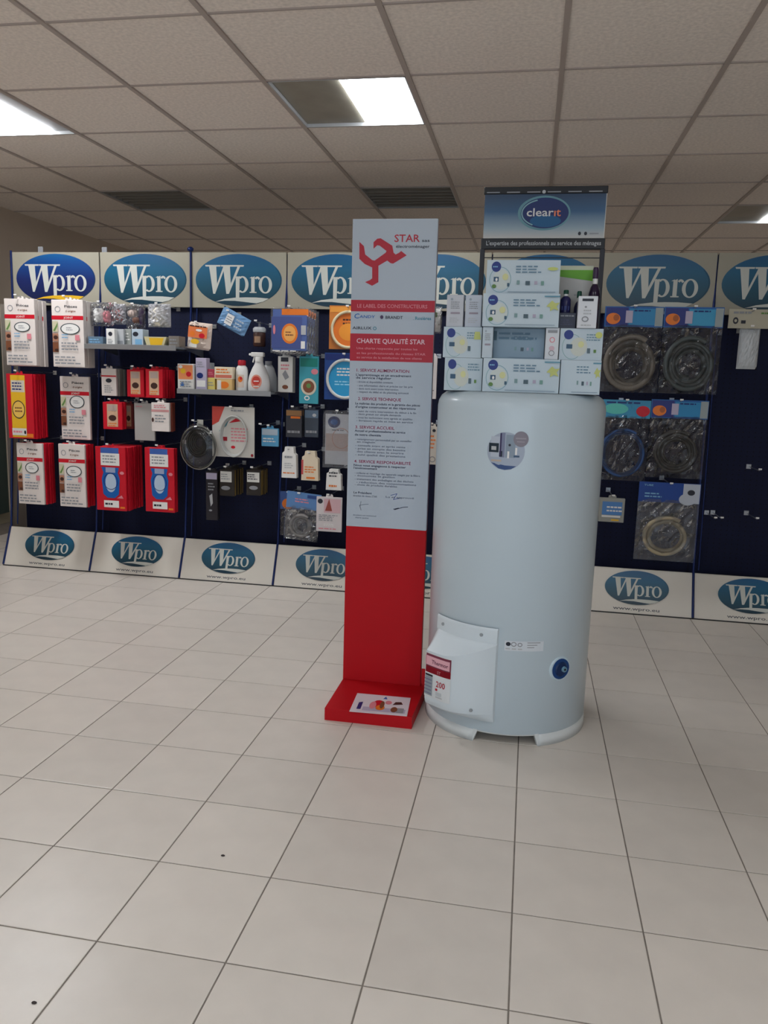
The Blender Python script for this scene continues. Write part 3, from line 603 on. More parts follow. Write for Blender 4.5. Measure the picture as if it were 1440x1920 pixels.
b.tube([(w * .43 * math.cos(i * PI / 16), .036, h * .44 + h * .40 * math.sin(i * PI / 16)) for i in range(32)], .004, mat((140, 138, 132), .4), 6, True); b.build('clear_tube', t)
b = MB(); b.box(-.005, .028, h * .9, .03, .032, h * 1.03, mat((170, 168, 160), .4), .001); b.build('tag', t); hook(x, z + h, 4.1)
x, z, w, h = rect_world((398, 763, 477, 857), 4.2)
t = thing('hose_card', 'grey hose tied around a white printed card, third bay', 'hose', (x, 4.2, z))
b = MB(); b.box(-w / 2, 0, 0, w / 2, .003, h, mat((204, 200, 192), .45)); prn(b, w, h, [('p', mat((190, 70, 60), .4), [(0, .62), (.16, .7), (.3, 1), (0, 1)]), ('p', mat((70, 130, 140), .4), [(.16, .5), (.34, .62), (.42, .78), (.3, .74)]), ('p', RED, [(.4, .68), (.68, .72), (.6, .8)]), ('l', PINK, .45, .3, .85, .6, 5), ('e', RED, .5, .2, .05, .03), ('r', DRED, .2, .32, .36, .4), ('e', DRED, .95, .05, .03, .03), ('l', GREY, .45, .9, .8, .96, 1)]); b.build('card', t)
b = MB(); 
for kk in range(3): b.tube([((.072 + .003 * kk) * math.cos(i * PI / 18) + .01, -.008 - .0085 * kk, h * .42 + (.105 + .004 * kk) * math.sin(i * PI / 18)) for i in range(36)], .0045, mat((176, 176, 172), .35), 6, True)
b.build('hose', t); hook(x, z + h - .005, 4.18)
carton('tag_pack', 'small light blue pack alone on its hook, third bay', 'pack', (490, 803, 522, 837), 4.26, .015, mat((90, 160, 200), .35), [('r', PBLUE, .05, .62, .95, .95), ('l', WHITE, .1, .2, .9, .5, 2)])
hook(at(490, 797, 4.2).x, at(490, 797, 4.2).z, 4.2)
carton('long_pack', 'long black blister pack with white tip, third bay lower row', 'pack', (386, 884, 408, 975), 4.25, .014, mat((40, 38, 44), .25), [('r', LILAC, .05, .84, .95, .97), ('p', LGREY, [(.3, .5), (.55, .55), (.6, .35), (.42, .28)]), ('l', GREY, .2, .6, .8, .78, 3), ('e', GREY, .4, .2, .14, .02)], n=2, gap=.03, back_label='long black pack behind the first')
DK = mat((44, 40, 38), .25); GOLD = mat((120, 98, 48), .35)
carton('dark_pack', 'dark pack with white label, left of the lower two', 'pack', (412, 880, 440, 930), 4.22, .02, DK, [('r', PAPER, .05, .52, .8, .92), ('l', GREY, .1, .6, .75, .85, 3), ('e', GREY, .4, .3, .3, .08)], n=4, gap=.04, side=GOLD, back_label='gold edged dark pack behind the left one', group='dark packs low in the third bay')
carton('dark_pack', 'dark pack with white label and gold side, right of the lower two', 'pack', (462, 881, 489, 929), 4.22, .02, DK, [('r', PAPER, .05, .52, .9, .9), ('l', INK, .1, .6, .85, .85, 3), ('e', GREY, .5, .3, .3, .08)], n=4, gap=.035, side=GOLD, back_label='gold edged dark pack behind the right one', group='dark packs low in the third bay')
# bay 4 ------------------------------------------------------------------
PKB = mat((84, 104, 160), .22)
DISH = [('r', ORANGE, .3, .82, .95, .95), ('r', mat((70, 84, 140), .3), .05, .1, .8, .78), ('e', ORANGE, .5, .42, .2, .22), ('e', mat((236, 170, 90), .3), .5, .42, .15, .17), ('l', BROWN, .4, .36, .6, .48, 2), ('r', WHITE, .78, .1, .88, .26), ('r', LGREY, .78, .4, .9, .6), ('e', PINK, .12, .5, .03, .1), ('l', WHITE, .08, .02, .9, .07, 1)]
bag('filter_pack', 'large shiny blue and orange pack, top of the fourth bay', (506, 575, 582, 662), 4.12, .03, CLEAR, seed=11, ops=DISH, cat='pack', group='blue and orange packs', n=4, gap=.05)
def ringpack(label, r, Y, fill, rim, ops):
    x, z, w, h = rect_world(r, Y); t = thing('round_pack', label, 'pack', (x, Y, z))
    b = MB(); b.box(-w / 2, .004, 0, w / 2, .008, h, ops[0]); b.warp = lambda X, Z, o: (X, .004 - o, Z); b.ell(fill, 0, h * .45, w * .4, w * .42, 32); prn(b, w, h, ops[1]); b.build('card', t)
    b = MB(); R = w * .42; pts = [(R * math.cos(i * PI / 18), -.004, h * .45 + R * 1.04 * math.sin(i * PI / 18)) for i in range(36)]; b.tube(pts, .008, rim, 8, True); b.build('rim_hose', t)
    hook(x, z + h - .012, Y - .015)
ringpack('orange round pack with pale rim, half hidden by the stand', (617, 573, 690, 655), 4.22, ORANGE, mat((220, 206, 170), .4), (mat((200, 120, 50), .4), [('l', DBROWN, .35, .55, .65, .72, 2), ('e', mat((236, 150, 50), .4), .5, .4, .25, .2), ('r', mat((226, 150, 60), .4), .02, .85, .98, .97)]))
ringpack('blue round pack with pale rim, below the orange one', (608, 662, 686, 750), 4.2, SKYB, mat((206, 208, 206), .4), (mat((24, 64, 130), .4), [('l', WHITE, .3, .5, .7, .7, 3), ('l', mat((150, 210, 235), .4), .25, .3, .7, .42, 2), ('r', NAVY, .02, .85, .98, .98)]))
carton('tall_pack', 'tall white and brown pack under the blue and orange one', 'pack', (521, 668, 549, 735), 4.24, .02, PAPER, [('r', INK, .2, .85, .7, .97), ('l', PINK, .2, .6, .8, .8, 2), ('p', GREY, [(.3, .5), (.5, .62), (.75, .42), (.5, .34)]), ('e', BROWN, .5, .14, .2, .06)], n=2, gap=.04, back_label='white pack behind the white and brown one')
carton('tall_pack', 'tall teal pack with round brown picture, fourth bay', 'pack', (561, 668, 597, 757), 4.2, .012, mat((60, 150, 165), .35), [('r', mat((20, 120, 110), .4), .05, .78, .95, .96), ('e', PINK, .8, .68, .18, .06), ('e', mat((200, 190, 170), .4), .5, .36, .4, .18), ('e', BROWN, .5, .36, .3, .13), ('e', GREEN, .5, .38, .12, .05), ('o', WHITE, .42, .12, .14, .05, .05)])
carton('dark_pack', 'dark pack with brown and orange top, fourth bay middle', 'pack', (536, 768, 566, 820), 4.26, .015, mat((58, 60, 68), .3), [('r', mat((150, 110, 70), .4), .02, .78, .98, .97), ('r', ORANGE, .3, .68, .9, .76), ('l', GREY, .1, .1, .9, .3, 1)], n=2, gap=.04, back_label='second dark pack behind the brown topped one', group='dark packs in the fourth bay')
carton('dark_pack', 'dark pack with pale blue marks, right of the brown topped one', 'pack', (571, 768, 597, 820), 4.26, .015, mat((62, 70, 82), .3), [('r', mat((90, 110, 130), .4), .02, .7, .98, .97), ('e', LGREY, .7, .8, .14, .06), ('l', GREY, .1, .1, .9, .3, 1)], group='dark packs in the fourth bay')
bag('filter_bag', 'white bag with round blue mark beside the stand', (604, 770, 662, 878), 4.22, .03, CLEAR, seed=13, ops=[('r', mat((222, 222, 224), .4), .08, .06, .92, .94), ('e', NAVY, .36, .8, .2, .1), ('e', BLUE, .36, .8, .12, .05), ('r', mat((210, 190, 180), .4), .1, .3, .92, .6), ('o', mat((210, 160, 140), .4), .6, .52, .3, .18, .02), ('l', GREY, .3, .64, .9, .68, 1)], n=1)
CB = mat((212, 208, 198), .4)
def cut_box(label, r, Y, body, ops):
    x, z, w, h = rect_world(r, Y); t = thing('notched_box', label, 'box', (x, Y, z), 0, 'notched white boxes')
    b = MB(); b.prism([(-w / 2, 0), (w / 2, 0), (w / 2 - .004, h * .74), (w * .32, h * .8), (w * .28, h), (-w * .28, h), (-w * .32, h * .86), (-w / 2 + .004, h * .8)], 0, .04, body); prn(b, w, h, ops); b.build('carton', t); hook(x, z + h - .012, Y - .012)
cut_box('white notched box, left of the pair in the fourth bay', (528, 838, 556, 896), 4.2, WHITE, [('l', GREY, .2, .6, .8, .75, 1), ('l', ORANGE, .1, .12, .9, .2, 1), ('l', LGREY, .2, .3, .8, .5, 3)])
cut_box('cream notched box with red side, right of the pair', (565, 846, 597, 901), 4.2, mat((222, 206, 180), .4), [('r', mat((190, 80, 80), .4), .0, .2, .12, .7), ('l', ORANGE, .2, .25, .9, .5, 3), ('r', ORANGE, .3, .06, .8, .12)])
cut_box('little white notched box beside the stand', (611, 880, 640, 919), 4.2, WHITE, [('l', INK, .2, .6, .8, .9, 2), ('l', ORANGE, .2, .1, .8, .3, 1)])
bag('hose_bag', 'blue topped bag with a grey coiled hose, low in the fourth bay', (530, 924, 594, 1014), 4.2, .035, CLEAR, seed=15, cat='hose', tilt=.08, header=(mat((90, 130, 180), .35), [('l', PINK, .25, .35, .75, .65, 2), ('r', mat((40, 70, 130), .4), .6, .7, .95, .9)], .34), contents=coil(.062, .009, 2.6, mat((138, 134, 132), .4), .46, shrink=.45))
bag('hose_bag', 'blue and orange bag half hidden behind the grey hose bag', (524, 922, 560, 1005), 4.3, .03, SMOKE, seed=16, cat='hose', header=(mat((60, 90, 150), .35), [('e', ORANGE, .4, .3, .3, .3)], .4))
carton('info_card_pack', 'white pack with red picture low beside the stand', 'pack', (593, 932, 641, 997), 4.2, .01, mat((208, 200, 200), .4), [('e', INK, .15, .87, .1, .07), ('r', mat((206, 170, 175), .4), .3, .55, .95, .95), ('p', mat((150, 70, 60), .4), [(.34, .6), (.5, .95), (.62, .6)]), ('l', GREY, .1, .3, .85, .5, 4), ('l', WHITE, .3, .15, .7, .24, 2), ('l', PINK, .1, .05, .8, .12, 1)])
# between stand and heater
bag('filter_bag', 'white bag seen between stand and water heater', (800, 575, 828, 625), 4.25, .02, CLEAR, seed=17, ops=[('r', WHITE, .1, .1, .9, .9), ('e', GREEN, .6, .7, .1, .1)])
carton('tall_pack', 'narrow white pack, upper one between stand and heater', 'pack', (800, 668, 819, 748), 4.2, .012, mat((214, 208, 208), .4), [('l', GREY, .2, .1, .8, .3, 3)])
carton('tall_pack', 'narrow white pack with round mark, lower one between stand and heater', 'pack', (796, 800, 822, 871), 4.22, .012, mat((206, 200, 190), .4), [('e', INK, .65, .9, .12, .04), ('o', GREY, .6, .14, .22, .08, .06), ('l', ORANGE, .3, .4, .8, .8, 4)])
# bay 7: bagged hoses ------------------------------------------------------
BLHD = mat((26, 92, 160), .35)
def bluehead(tealish=False):
    return (BLHD, [('r', mat((40, 130, 180) if not tealish else (60, 150, 190), .35), .42, .1, .98, .9), ('r', mat((40, 50, 120), .4), .02, .05, .4, .95), ('e', ORANGE, .15, .4, .12, .28), ('e', mat((170, 90, 40), .4), .2, .45, .05, .16), ('r', LILAC, .36, .2, .48, .8), ('r', mat((150, 160, 160), .4), .86, .05, .99, .95), ('l', NAVY, .5, .72, .84, .88, 1)], .235)
HOSEG = mat((112, 106, 98), .4, noise=.1, scale=200)
bag('hose_bag', 'bagged grey hose with blue header, left of the top two right of the heater', (1130, 574, 1240, 736), 4.2, .05, SMOKE, seed=21, cat='hose', header=bluehead(), contents=coil(.122, .015, 3.4, HOSEG, .44, sy=1.08, shrink=.42), group='bagged drain hoses')
bag('hose_bag', 'bagged dark hose with blue header, right of the top two', (1241, 575, 1353, 739), 4.2, .05, SMOKE, seed=22, cat='hose', header=bluehead(True), contents=coil(.118, .013, 3.6, mat((74, 80, 80), .3), .44, sy=1.1, shrink=.5), group='bagged drain hoses')
bag('hose_bag', 'bagged blue hose with turquoise header, half behind the heater', (1124, 750, 1216, 902), 4.22, .045, SMOKE, seed=23, cat='hose', header=(mat((50, 140, 180), .35), [('e', mat((90, 190, 180), .4), .3, .5, .25, .3), ('e', RED, .85, .4, .14, .3), ('l', NAVY, .1, .75, .8, .95, 1)], .22), contents=coil(.108, .008, 3.4, mat((50, 80, 130), .35), .44, sy=1.1, shrink=.12), group='bagged drain hoses')
bag('hose_bag', 'bagged black hose with blue header, middle row', (1217, 750, 1325, 898), 4.22, .05, SMOKE, seed=24, cat='hose', header=bluehead(), contents=coil(.104, .011, 3.6, mat((64, 62, 60), .3), .44, sy=1.0, shrink=.4), group='bagged drain hoses')
b_ = bag('hose_bag', 'bagged beige hose with dark blue header, lowest one', (1194, 906, 1310, 1054), 4.2, .05, CLEAR, seed=25, cat='hose', header=(mat((20, 62, 140), .35), [('r', mat((180, 186, 196), .4), .72, .0, .99, .98), ('e', mat((180, 186, 196), .4), .8, .2, .14, .3), ('e', INK, .85, .55, .06, .14), ('l', LBLUE, .1, .2, .4, .5, 2), ('t', LBLUE, 'TUBE', .08, .8, .09, .15)], .25), contents=coil(.104, .0115, 2.35, mat((176, 162, 134), .4), .42, sx=1.04, sy=.94, wob=.05, shrink=.3), group='bagged drain hoses')
carton('tag_pack', 'small blister with blue label beside the heater', 'pack', (1123, 934, 1171, 979), 4.24, .02, mat((150, 150, 142), .3), [('r', mat((80, 130, 190), .4), .12, .3, .9, .85), ('l', WHITE, .3, .4, .9, .7, 2), ('r', WHITE, .12, .2, .85, .28), ('r', YELLOW, .5, .06, .8, .13)])
bag('filter_bag', 'white pouch under a beige header at the right edge', (1386, 612, 1425, 692), 4.25, .05, mat((190, 194, 196), .4), seed=27, contents=None)
x, z, w, h = rect_world((1366, 580, 1452, 616), 4.24); t = thing('header_card_pack', 'beige header card with small marks at the right edge', 'pack', (x, 4.24, z))
b = MB(); b.box(-w / 2, 0, 0, w / 2, .004, h, mat((178, 172, 152), .45)); prn(b, w, h, [('e', INK, .16, .4, .06, .18), ('e', mat((178, 172, 152), .45), .16, .4, .03, .08), ('r', INK, .28, .25, .38, .42), ('l', GREY, .1, .7, .5, .95, 1), ('l', GREEN, .7, .7, .95, .9, 1)]); b.build('card', t); hook(x, z + h - .01, 4.22)
for (hx_, hy_) in [(1352, 972), (1418, 973), (1423, 882), (1340, 972)]:
    p = at(hx_, hy_, 4.3); hook(p.x, p.z, 4.3)
# ------------------------------------------------------------------ the STAR stand
PRED = mat((180, 12, 24), .55, noise=.03, scale=6, name='red_board'); PRED.node_tree.nodes['Principled BSDF'].inputs['Specular IOR Level'].default_value = .2; PWH = mat((176, 186, 197), .38, name='white_print_board'); SRED = mat((176, 20, 44), .4)
st = thing('display_stand', 'tall red and white quality charter stand left of the water heater', 'stand', (-.505, 2.85, 0))
PW = .304; ZT = 1.758; ZM = .652
b = MB(); b.box(-PW / 2, 0, .045, PW / 2, .022, ZM, PRED, .001); b.build('red_panel', st)
b = MB(); b.box(-PW / 2, 0, ZM, PW / 2, .022, ZT, PWH, .001); wp = b.build('charter_board', st)
b = MB(); b.box(-PW / 2 - .0, .0225, .045, PW / 2 + .0, .03, ZT - .004, DRED); b.build('back_board', st)
b = MB(); b.add([(-.15, -.285, 0), (.163, -.285, 0), (.178, .19, 0), (-.152, .19, 0), (-.15, -.285, .045), (.163, -.285, .045), (.178, .19, .045), (-.152, .19, .045)], [(3, 2, 1, 0), (4, 5, 6, 7), (0, 1, 5, 4), (1, 2, 6, 5), (2, 3, 7, 6), (3, 0, 4, 7)], PRED); b.build('base', st)
def Zp(y): return ZT - (y - 410) * (ZT - ZM) / 581.0
def Xp(x, y): l = 661 - 11 * (y - 410) / 581.; wd = 158.5 - 10.5 * (y - 410) / 581.; return ((x - l) / wd - .5) * PW
b = MB()
def L(n): b.layer = n
L(1); b.rect(SRED, -PW / 2, Zp(577), PW / 2, Zp(556)); b.rect(SRED, -PW / 2, Zp(669), PW / 2, Zp(618))
SP = [(215, 325), (270, 375), (285, 470), (370, 535), (400, 540), (530, 450), (540, 430), (460, 370), (430, 365), (385, 405), (385, 330), (430, 290), (470, 285), (610, 370), (625, 450), (650, 470), (690, 450), (715, 430), (780, 480), (620, 575), (590, 570), (550, 540), (445, 600), (445, 790), (370, 832), (285, 790), (345, 765), (370, 745), (370, 620), (280, 580), (215, 520)]
b.poly(SRED, [(Xp(640 + x / 6.4, 400 + y / 6.4), Zp(400 + y / 6.4)) for x, y in SP])
def tx(m, s, x0, x1, y, hpx, sh=0.0): b.text(m, s, Xp(x0, y), Zp(y), hpx * (ZT - ZM) / 581, Xp(x1, y) - Xp(x0, y), shear=sh)
tx(SRED, 'STAR', 739, 786, 451, 13); tx(INK, 'sas', 790, 804, 451, 5); tx(INK, 'électroménager', 742, 804, 461.5, 5)
L(2); tx(PINK, 'LE LABEL DES CONSTRUCTEURS', 670, 800, 570, 6.5)
tx(BLUE, 'C', 664, 673, 590, 9, .15); tx(BLUE, 'ANDY', 674, 703, 589, 5, .15); b.ell(PURPLE, Xp(716, 587), Zp(587), .006, .0065); tx(INK, 'BRANDT', 723, 755, 590, 5.5); tx(TEAL, '.', 774, 776, 591, 3); tx(TEAL, 'Rosières', 778, 807, 591, 6)
tx(INK, 'AIRLUX', 661, 697, 610, 5); b.ring(TEAL, Xp(703, 608), Zp(608), .0065, .006, .002)
WP = mat((226, 196, 204), .4)
tx(WP, 'CHARTE QUALITÉ STAR', 669, 796, 635.5, 8.5); tx(PINK, 'Une charte respectée par toutes les', 669, 782, 647, 4); tx(PINK, 'et les professionnels du réseau STAR', 669, 797, 656, 4); tx(PINK, 'au service de la satisfaction de nos clients', 669, 790, 664, 4)
DKT = mat((58, 62, 84), .5); MGT = mat((112, 118, 134), .5); RDT = mat((150, 52, 88), .5)
lines = [(RDT, '1. SERVICE ALIMENTATION', 669, 767, 689, 5.5), (DKT, "L'apprentissage et un encadrement", 668, 771, 697, 4.2), (DKT, "de service régulier", 668, 734, 702.5, 4.2),
 (MGT, '- écoute et disponibilité constante', 670, 737, 710, 3.6), (MGT, '- une information claire et précise sur les prix', 670, 774, 717, 3.6), (MGT, '- devis écrit avant toute intervention', 670, 747, 723, 3.6), (MGT, '- respect du délai et du planning annoncé', 670, 766, 729, 3.6),
 (RDT, '2. SERVICE TECHNIQUE', 672, 752, 743, 5.5), (DKT, 'La maîtrise des produits et la garantie des pièces', 667, 787, 751.5, 4.2), (DKT, "d'origine constructeur et des réparations", 667, 779, 758, 4.2),
 (MGT, '- suivi de votre intervention du début à la fin', 669, 780, 766, 3.6), (MGT, '- devis gratuit sur simple demande', 669, 752, 771.5, 3.6), (MGT, '- tous les techniciens sont agréés et qualifiés', 669, 773, 778, 3.6), (MGT, '- livraison rapide et mise en service', 669, 774, 784, 3.6),
 (RDT, '3. SERVICE ACCUEIL', 667, 740, 797.5, 5.5), (DKT, 'Accueil et professionnalisme au service', 666, 760, 804, 4.2), (DKT, 'de notre clientèle', 666, 715, 811.5, 4.2),
 (MGT, '- renseignement personnalisé par un conseiller', 667, 772, 820, 3.6), (MGT, '  en magasin', 670, 704, 825, 3.6), (MGT, '- conseils avant et après vente', 667, 760, 832, 3.6), (MGT, '- prise en compte des besoins', 667, 760, 838, 3.6), (MGT, '  des clients avec le sourire', 670, 757, 844, 3.6), (MGT, '- suivi qualité des prestations', 667, 760, 850, 3.6),
 (RDT, '4. SERVICE RESPONSABILITÉ', 665, 770, 864, 5.5), (DKT, "Nous nous engageons à respecter", 664, 761, 871, 4.2), (DKT, "l'environnement", 664, 708, 876.5, 4.2),
 (MGT, '- collecte et recyclage des appareils usagés par la filière', 666, 787, 886, 3.6), (MGT, '- économies et gestion', 666, 741, 891, 3.6), (MGT, '- traitement des emballages et des déchets', 666, 775, 898, 3.6), (MGT, '- réduction des consommations', 669, 780, 904, 3.6), (MGT, '- choix de produits durables', 666, 745, 909, 3.6),
 (DKT, 'Le Président', 664, 698, 925, 4.2), (MGT, 'direction du réseau STAR', 663, 708, 931, 3.6), (MGT, 'Lu et approuvé', 724, 776, 930, 3.6), (MGT, 'document non contractuel', 663, 706, 969, 2.6), (MGT, 'charte qualité', 667, 692, 974, 2.6)]
for m_, s_, xa, xb, y_, hp in lines: tx(m_, s_, xa, xb, y_, hp)
def sig(pts, wd, m):
    q = [(Xp(x, y), Zp(y)) for x, y in pts]
    for (a, c), (e, f) in zip(q, q[1:]):
        n = Vector((-(f - c), e - a)); n = n.normalized() * wd if n.length else n
        b.poly(m, [(a - n.x, c - n.y), (e - n.x, f - n.y), (e + n.x, f + n.y), (a + n.x, c + n.y)])
sig([(678, 940), (676, 950), (678, 958), (675, 948), (684, 946), (692, 945)], .0008, MGT); sig([(738, 952), (748, 949), (740, 953), (756, 947), (765, 946)], .0011, DKT); sig([(733, 925), (745, 921), (738, 933), (752, 929)], .0009, mat((70, 90, 160), .5))
b.build('print', wp)
# leaflet on the base
def zl(x, y, z): # point on the horizontal plane z
    d = FW + RT * (x - 720) / FPX + UP * (960 - y) / FPX; return d * ((z - CAMH) / d.z) + Vector((0, 0, CAMH))
q4 = [zl(655, 1334, .046), zl(763, 1343, .046), zl(770, 1309, .046), zl(670, 1300, .046)]
b = MB(); o0 = q4[0]; b.add([(p.x, p.y, .0455) for p in q4] + [(p.x, p.y, .047) for p in q4], [(3, 2, 1, 0), (4, 5, 6, 7), (0, 1, 5, 4), (1, 2, 6, 5), (2, 3, 7, 6), (3, 0, 4, 7)], mat((214, 208, 214), .35))
ux = q4[1] - q4[0]; uy = q4[3] - q4[0]
def lf(m, pts, k): b.add([tuple((q4[0] + ux * a + uy * c).xy) + (.0472 + .0003 * k,) for a, c in pts], [tuple(range(len(pts)))], m)
def le(m, a, c, ra, rc, k): lf(m, [(a + ra * math.cos(i * PI / 6), c + rc * math.sin(i * PI / 6)) for i in range(12)], k)
lf(NAVY, [(.1, .15), (.17, .15), (.17, .55), (.1, .5)], 1); lf(LILAC, [(.2, .1), (.95, .1), (.95, .3), (.2, .3)], 1); le(RED, .45, .5, .1, .2, 2); le(ORANGE, .5, .3, .08, .14, 3); le(BROWN, .52, .45, .04, .2, 4)
le(PINK, .36, .4, .06, .2, 3); lf(DBROWN, [(.7, .5), (.88, .55), (.84, .68), (.74, .66)], 2); le(BROWN, .75, .25, .06, .14, 3); lf(BLUE, [(.5, .78), (.58, .78), (.54, .92)], 1); le(PINK, .62, .6, .06, .1, 2); lf(GREY, [(.8, .1), (.92, .1), (.92, .35), (.8, .35)], 2)
tag(b.build('leaflet'), 'white printed leaflet with red pictures lying on the red stand base', 'leaflet')
# ------------------------------------------------------------------ water heater
HX, HY, HR = -.033, 2.80, .287; HT = 1.172
HW = mat((188, 202, 210), .33, coat=.15, noise=.008, scale=3, name='heater_enamel'); HF = mat((214, 218, 218), .45)
wh = thing('water_heater', 'large white cylindrical floor standing water heater', 'water heater', (HX, HY, 0))
b = MB(); b.lathe([(HR - .02, .036), (HR - .004, .038), (HR, .044), (HR, 1.12), (HR - .003, 1.138), (HR - .012, 1.155), (HR - .028, 1.167), (HR - .05, 1.171), (.12, HT), (.01, HT)], HW, 0, 0, 96); b.build('tank', wh)
b = MB()
def arc_wall(a0, a1, tz=.040):
    n = 20; V = []
    for i in range(n + 1):
        a = a0 + (a1 - a0) * i / n; sl = 0
        for (r, z) in ((HR - .004, 0), (HR + .003, .0), (HR + .001, tz), (HR - .012, tz)):
            aa = a
            if i == 0 and z > .01: aa = a + .0
            V.append((r * math.sin(aa), -r * math.cos(aa), z))
    F = [(4 * i + k, 4 * i + 4 + k, 4 * i + 4 + (k + 1) % 4, 4 * i + (k + 1) % 4) for i in range(n) for k in range(4)] + [(0, 1, 2, 3), (4 * n + 3, 4 * n + 2, 4 * n + 1, 4 * n)]
    b.add(V, F, HF, True)
for a0, a1 in ((25.5, 93), (144, 216), (266, 341)): arc_wall(math.radians(a0), math.radians(a1))
# the slanting ends of the front opening
for a, d in ((-19, 1), (25.5, -1)):
    V = []
    for aa, z in ((a, 0), (a, .044), (a + d * 3.2, .044)):
        for r in (HR - .012, HR + .002): V.append((r * math.sin(math.radians(aa)), -r * math.cos(math.radians(aa)), z))
    b.add(V, [(0, 2, 4), (1, 5, 3), (0, 1, 3, 2), (2, 3, 5, 4), (0, 4, 5, 1)], HF)
b.lathe([(HR - .008, .034), (HR - .002, .037), (HR - .002, .047)], HF, 0, 0, 72, capt=False, capb=True)
b.build('foot_ring', wh)
def cyl(R):
    return lambda s, z, o: ((R + o) * math.sin(s), -(R + o) * math.cos(s), z)
# hood (thermostat cover)
HA = math.radians(-30); nx_, ny_ = math.sin(HA), -math.cos(HA); txx, tyy = math.cos(HA), math.sin(HA)
HWD = .122
def depth(z):
    pr = [(.082, .022), (.098, .06), (.112, .080), (.13, .086), (.300, .083), (.352, .022), (.357, .009), (.402, .007), (.406, .003)]
    if z <= pr[0][0]: return pr[0][1]
    for (a, d0), (c, d1) in zip(pr, pr[1:]):
        if z <= c: return d0 + (d1 - d0) * (z - a) / (c - a)
    return pr[-1][1]
def ztop(u): return .300 + .050 * max(0, (u - .38) / .62) ** 1.5
def zmap(u, z):
    """rows are laid out for a straight front edge at .300; bend that edge upwards towards the right"""
    zt = ztop(u)
    if z <= .13: return z
    if z <= .300: return .13 + (z - .13) * (zt - .13) / .17
    if z <= .357: return zt + (z - .300) * (.357 - zt) / .057
    return z
def hood(s, z, o=0, raw=False):
    u = (s + HWD) / (2 * HWD); base = math.sqrt(max(0, HR ** 2 - s ** 2))
    f = min(1, u / .07) ** .5 * (1 - max(0, (u - .42) / .58) ** 1.7 * .9)
    d = depth(z); flat = HR * math.cos(math.asin(HWD / HR))
    out = base + .004 + max(0, (flat + d + .012 * (1 - (2 * u - 1) ** 2)) - base) * f if d > .02 else base + .002 + d
    out += o
    return (nx_ * out + txx * s, ny_ * out + tyy * s, zmap(u, z) if not raw else z)
HM = mat((208, 218, 224), .35)
b = MB(); NS = 26; V = []; zs = []
for seg in ([.082, .088, .094, .1, .106, .112], [.112, .12, .13] + [.13 + .017 * i for i in range(1, 11)], [.3001, .306, .31, .317, .324, .331, .338, .345, .352, .357], [.3571, .37, .385, .396, .402, .406]):
    VS = [hood(-HWD + 2 * HWD * i / NS, z) for z in seg for i in range(NS + 1)]
    b.add(VS, [(j * (NS + 1) + i, j * (NS + 1) + i + 1, (j + 1) * (NS + 1) + i + 1, (j + 1) * (NS + 1) + i) for j in range(len(seg) - 1) for i in range(NS)], HM, True)
    V += VS; zs += seg
# side walls back to the tank
for i in (0, NS):
    VV = []
    for j, z in enumerate(zs):
        s = -HWD + 2 * HWD * i / NS; base = math.sqrt(HR ** 2 - s ** 2) - .004
        VV += [V[j * (NS + 1) + i], (nx_ * base + txx * s, ny_ * base + tyy * s, z)]
    b.add(VV, [(2 * j, 2 * j + 2, 2 * j + 3, 2 * j + 1) for j in range(len(zs) - 1)], HM)
hd = b.build('thermostat_cover', wh)
b = MB()
for s, z in ((-.087, .38), (.072, .38), (.07, .128)):
    p = Vector(hood(s, z, .0)); n = Vector((nx_, ny_, 0)); 
    ringp = [p + Vector((txx, tyy, 0)) * .006 * math.cos(k * PI / 4) + Vector((0, 0, 1)) * .006 * math.sin(k * PI / 4) + n * .003 for k in range(8)]
    b.add([tuple(q) for q in ringp] + [tuple(q - n * .006) for q in ringp], [tuple(range(8))] + [(k, (k + 1) % 8, (k + 1) % 8 + 8, k + 8) for k in range(8)], mat((150, 156, 160), .4))
b.build('screw', hd)
b = MB(); b.warp = lambda s, z, o: hood(s, z, o + .0012, True)
sx = lambda f: -.110 + f * .118
b.layer = 0; b.rect(mat((212, 216, 218), .4), sx(-.02), .14, sx(.99), .295)
b.layer = 1; b.rect(mat((120, 50, 70), .4), sx(0), .226, sx(.98), .292); b.rect(SRED, sx(0), .226, sx(.98), .248)
b.layer = 2; b.rect(mat((222, 168, 178), .4), sx(.04), .252, sx(.94), .284); b.rect(INK, sx(0), .214, sx(.36), .221)
b.layer = 3; b.text(mat((90, 30, 60), .4), 'Thermor', sx(.3), .261, .013, .07); b.text(PINK, 'ST', sx(.52), .231, .010)
b.rect(mat((140, 150, 156), .4), sx(0), .147, sx(.36), .213); b.text(SRED, '200', sx(.5), .186, .02, .038); b.rect(SRED, sx(.48), .172, sx(.56), .18); b.rect(LGREY, sx(.5), .148, sx(.74), .152)
b.layer = 4
for k in range(5): b.rect(mat((112, 112, 140), .4), sx(.06), .152 + k * .012, sx(.33), .156 + k * .012)
b.layer = 3; b.rect(mat((186, 192, 196), .4), sx(.5), .155, sx(.7), .168)
b.build('rating_label', hd)
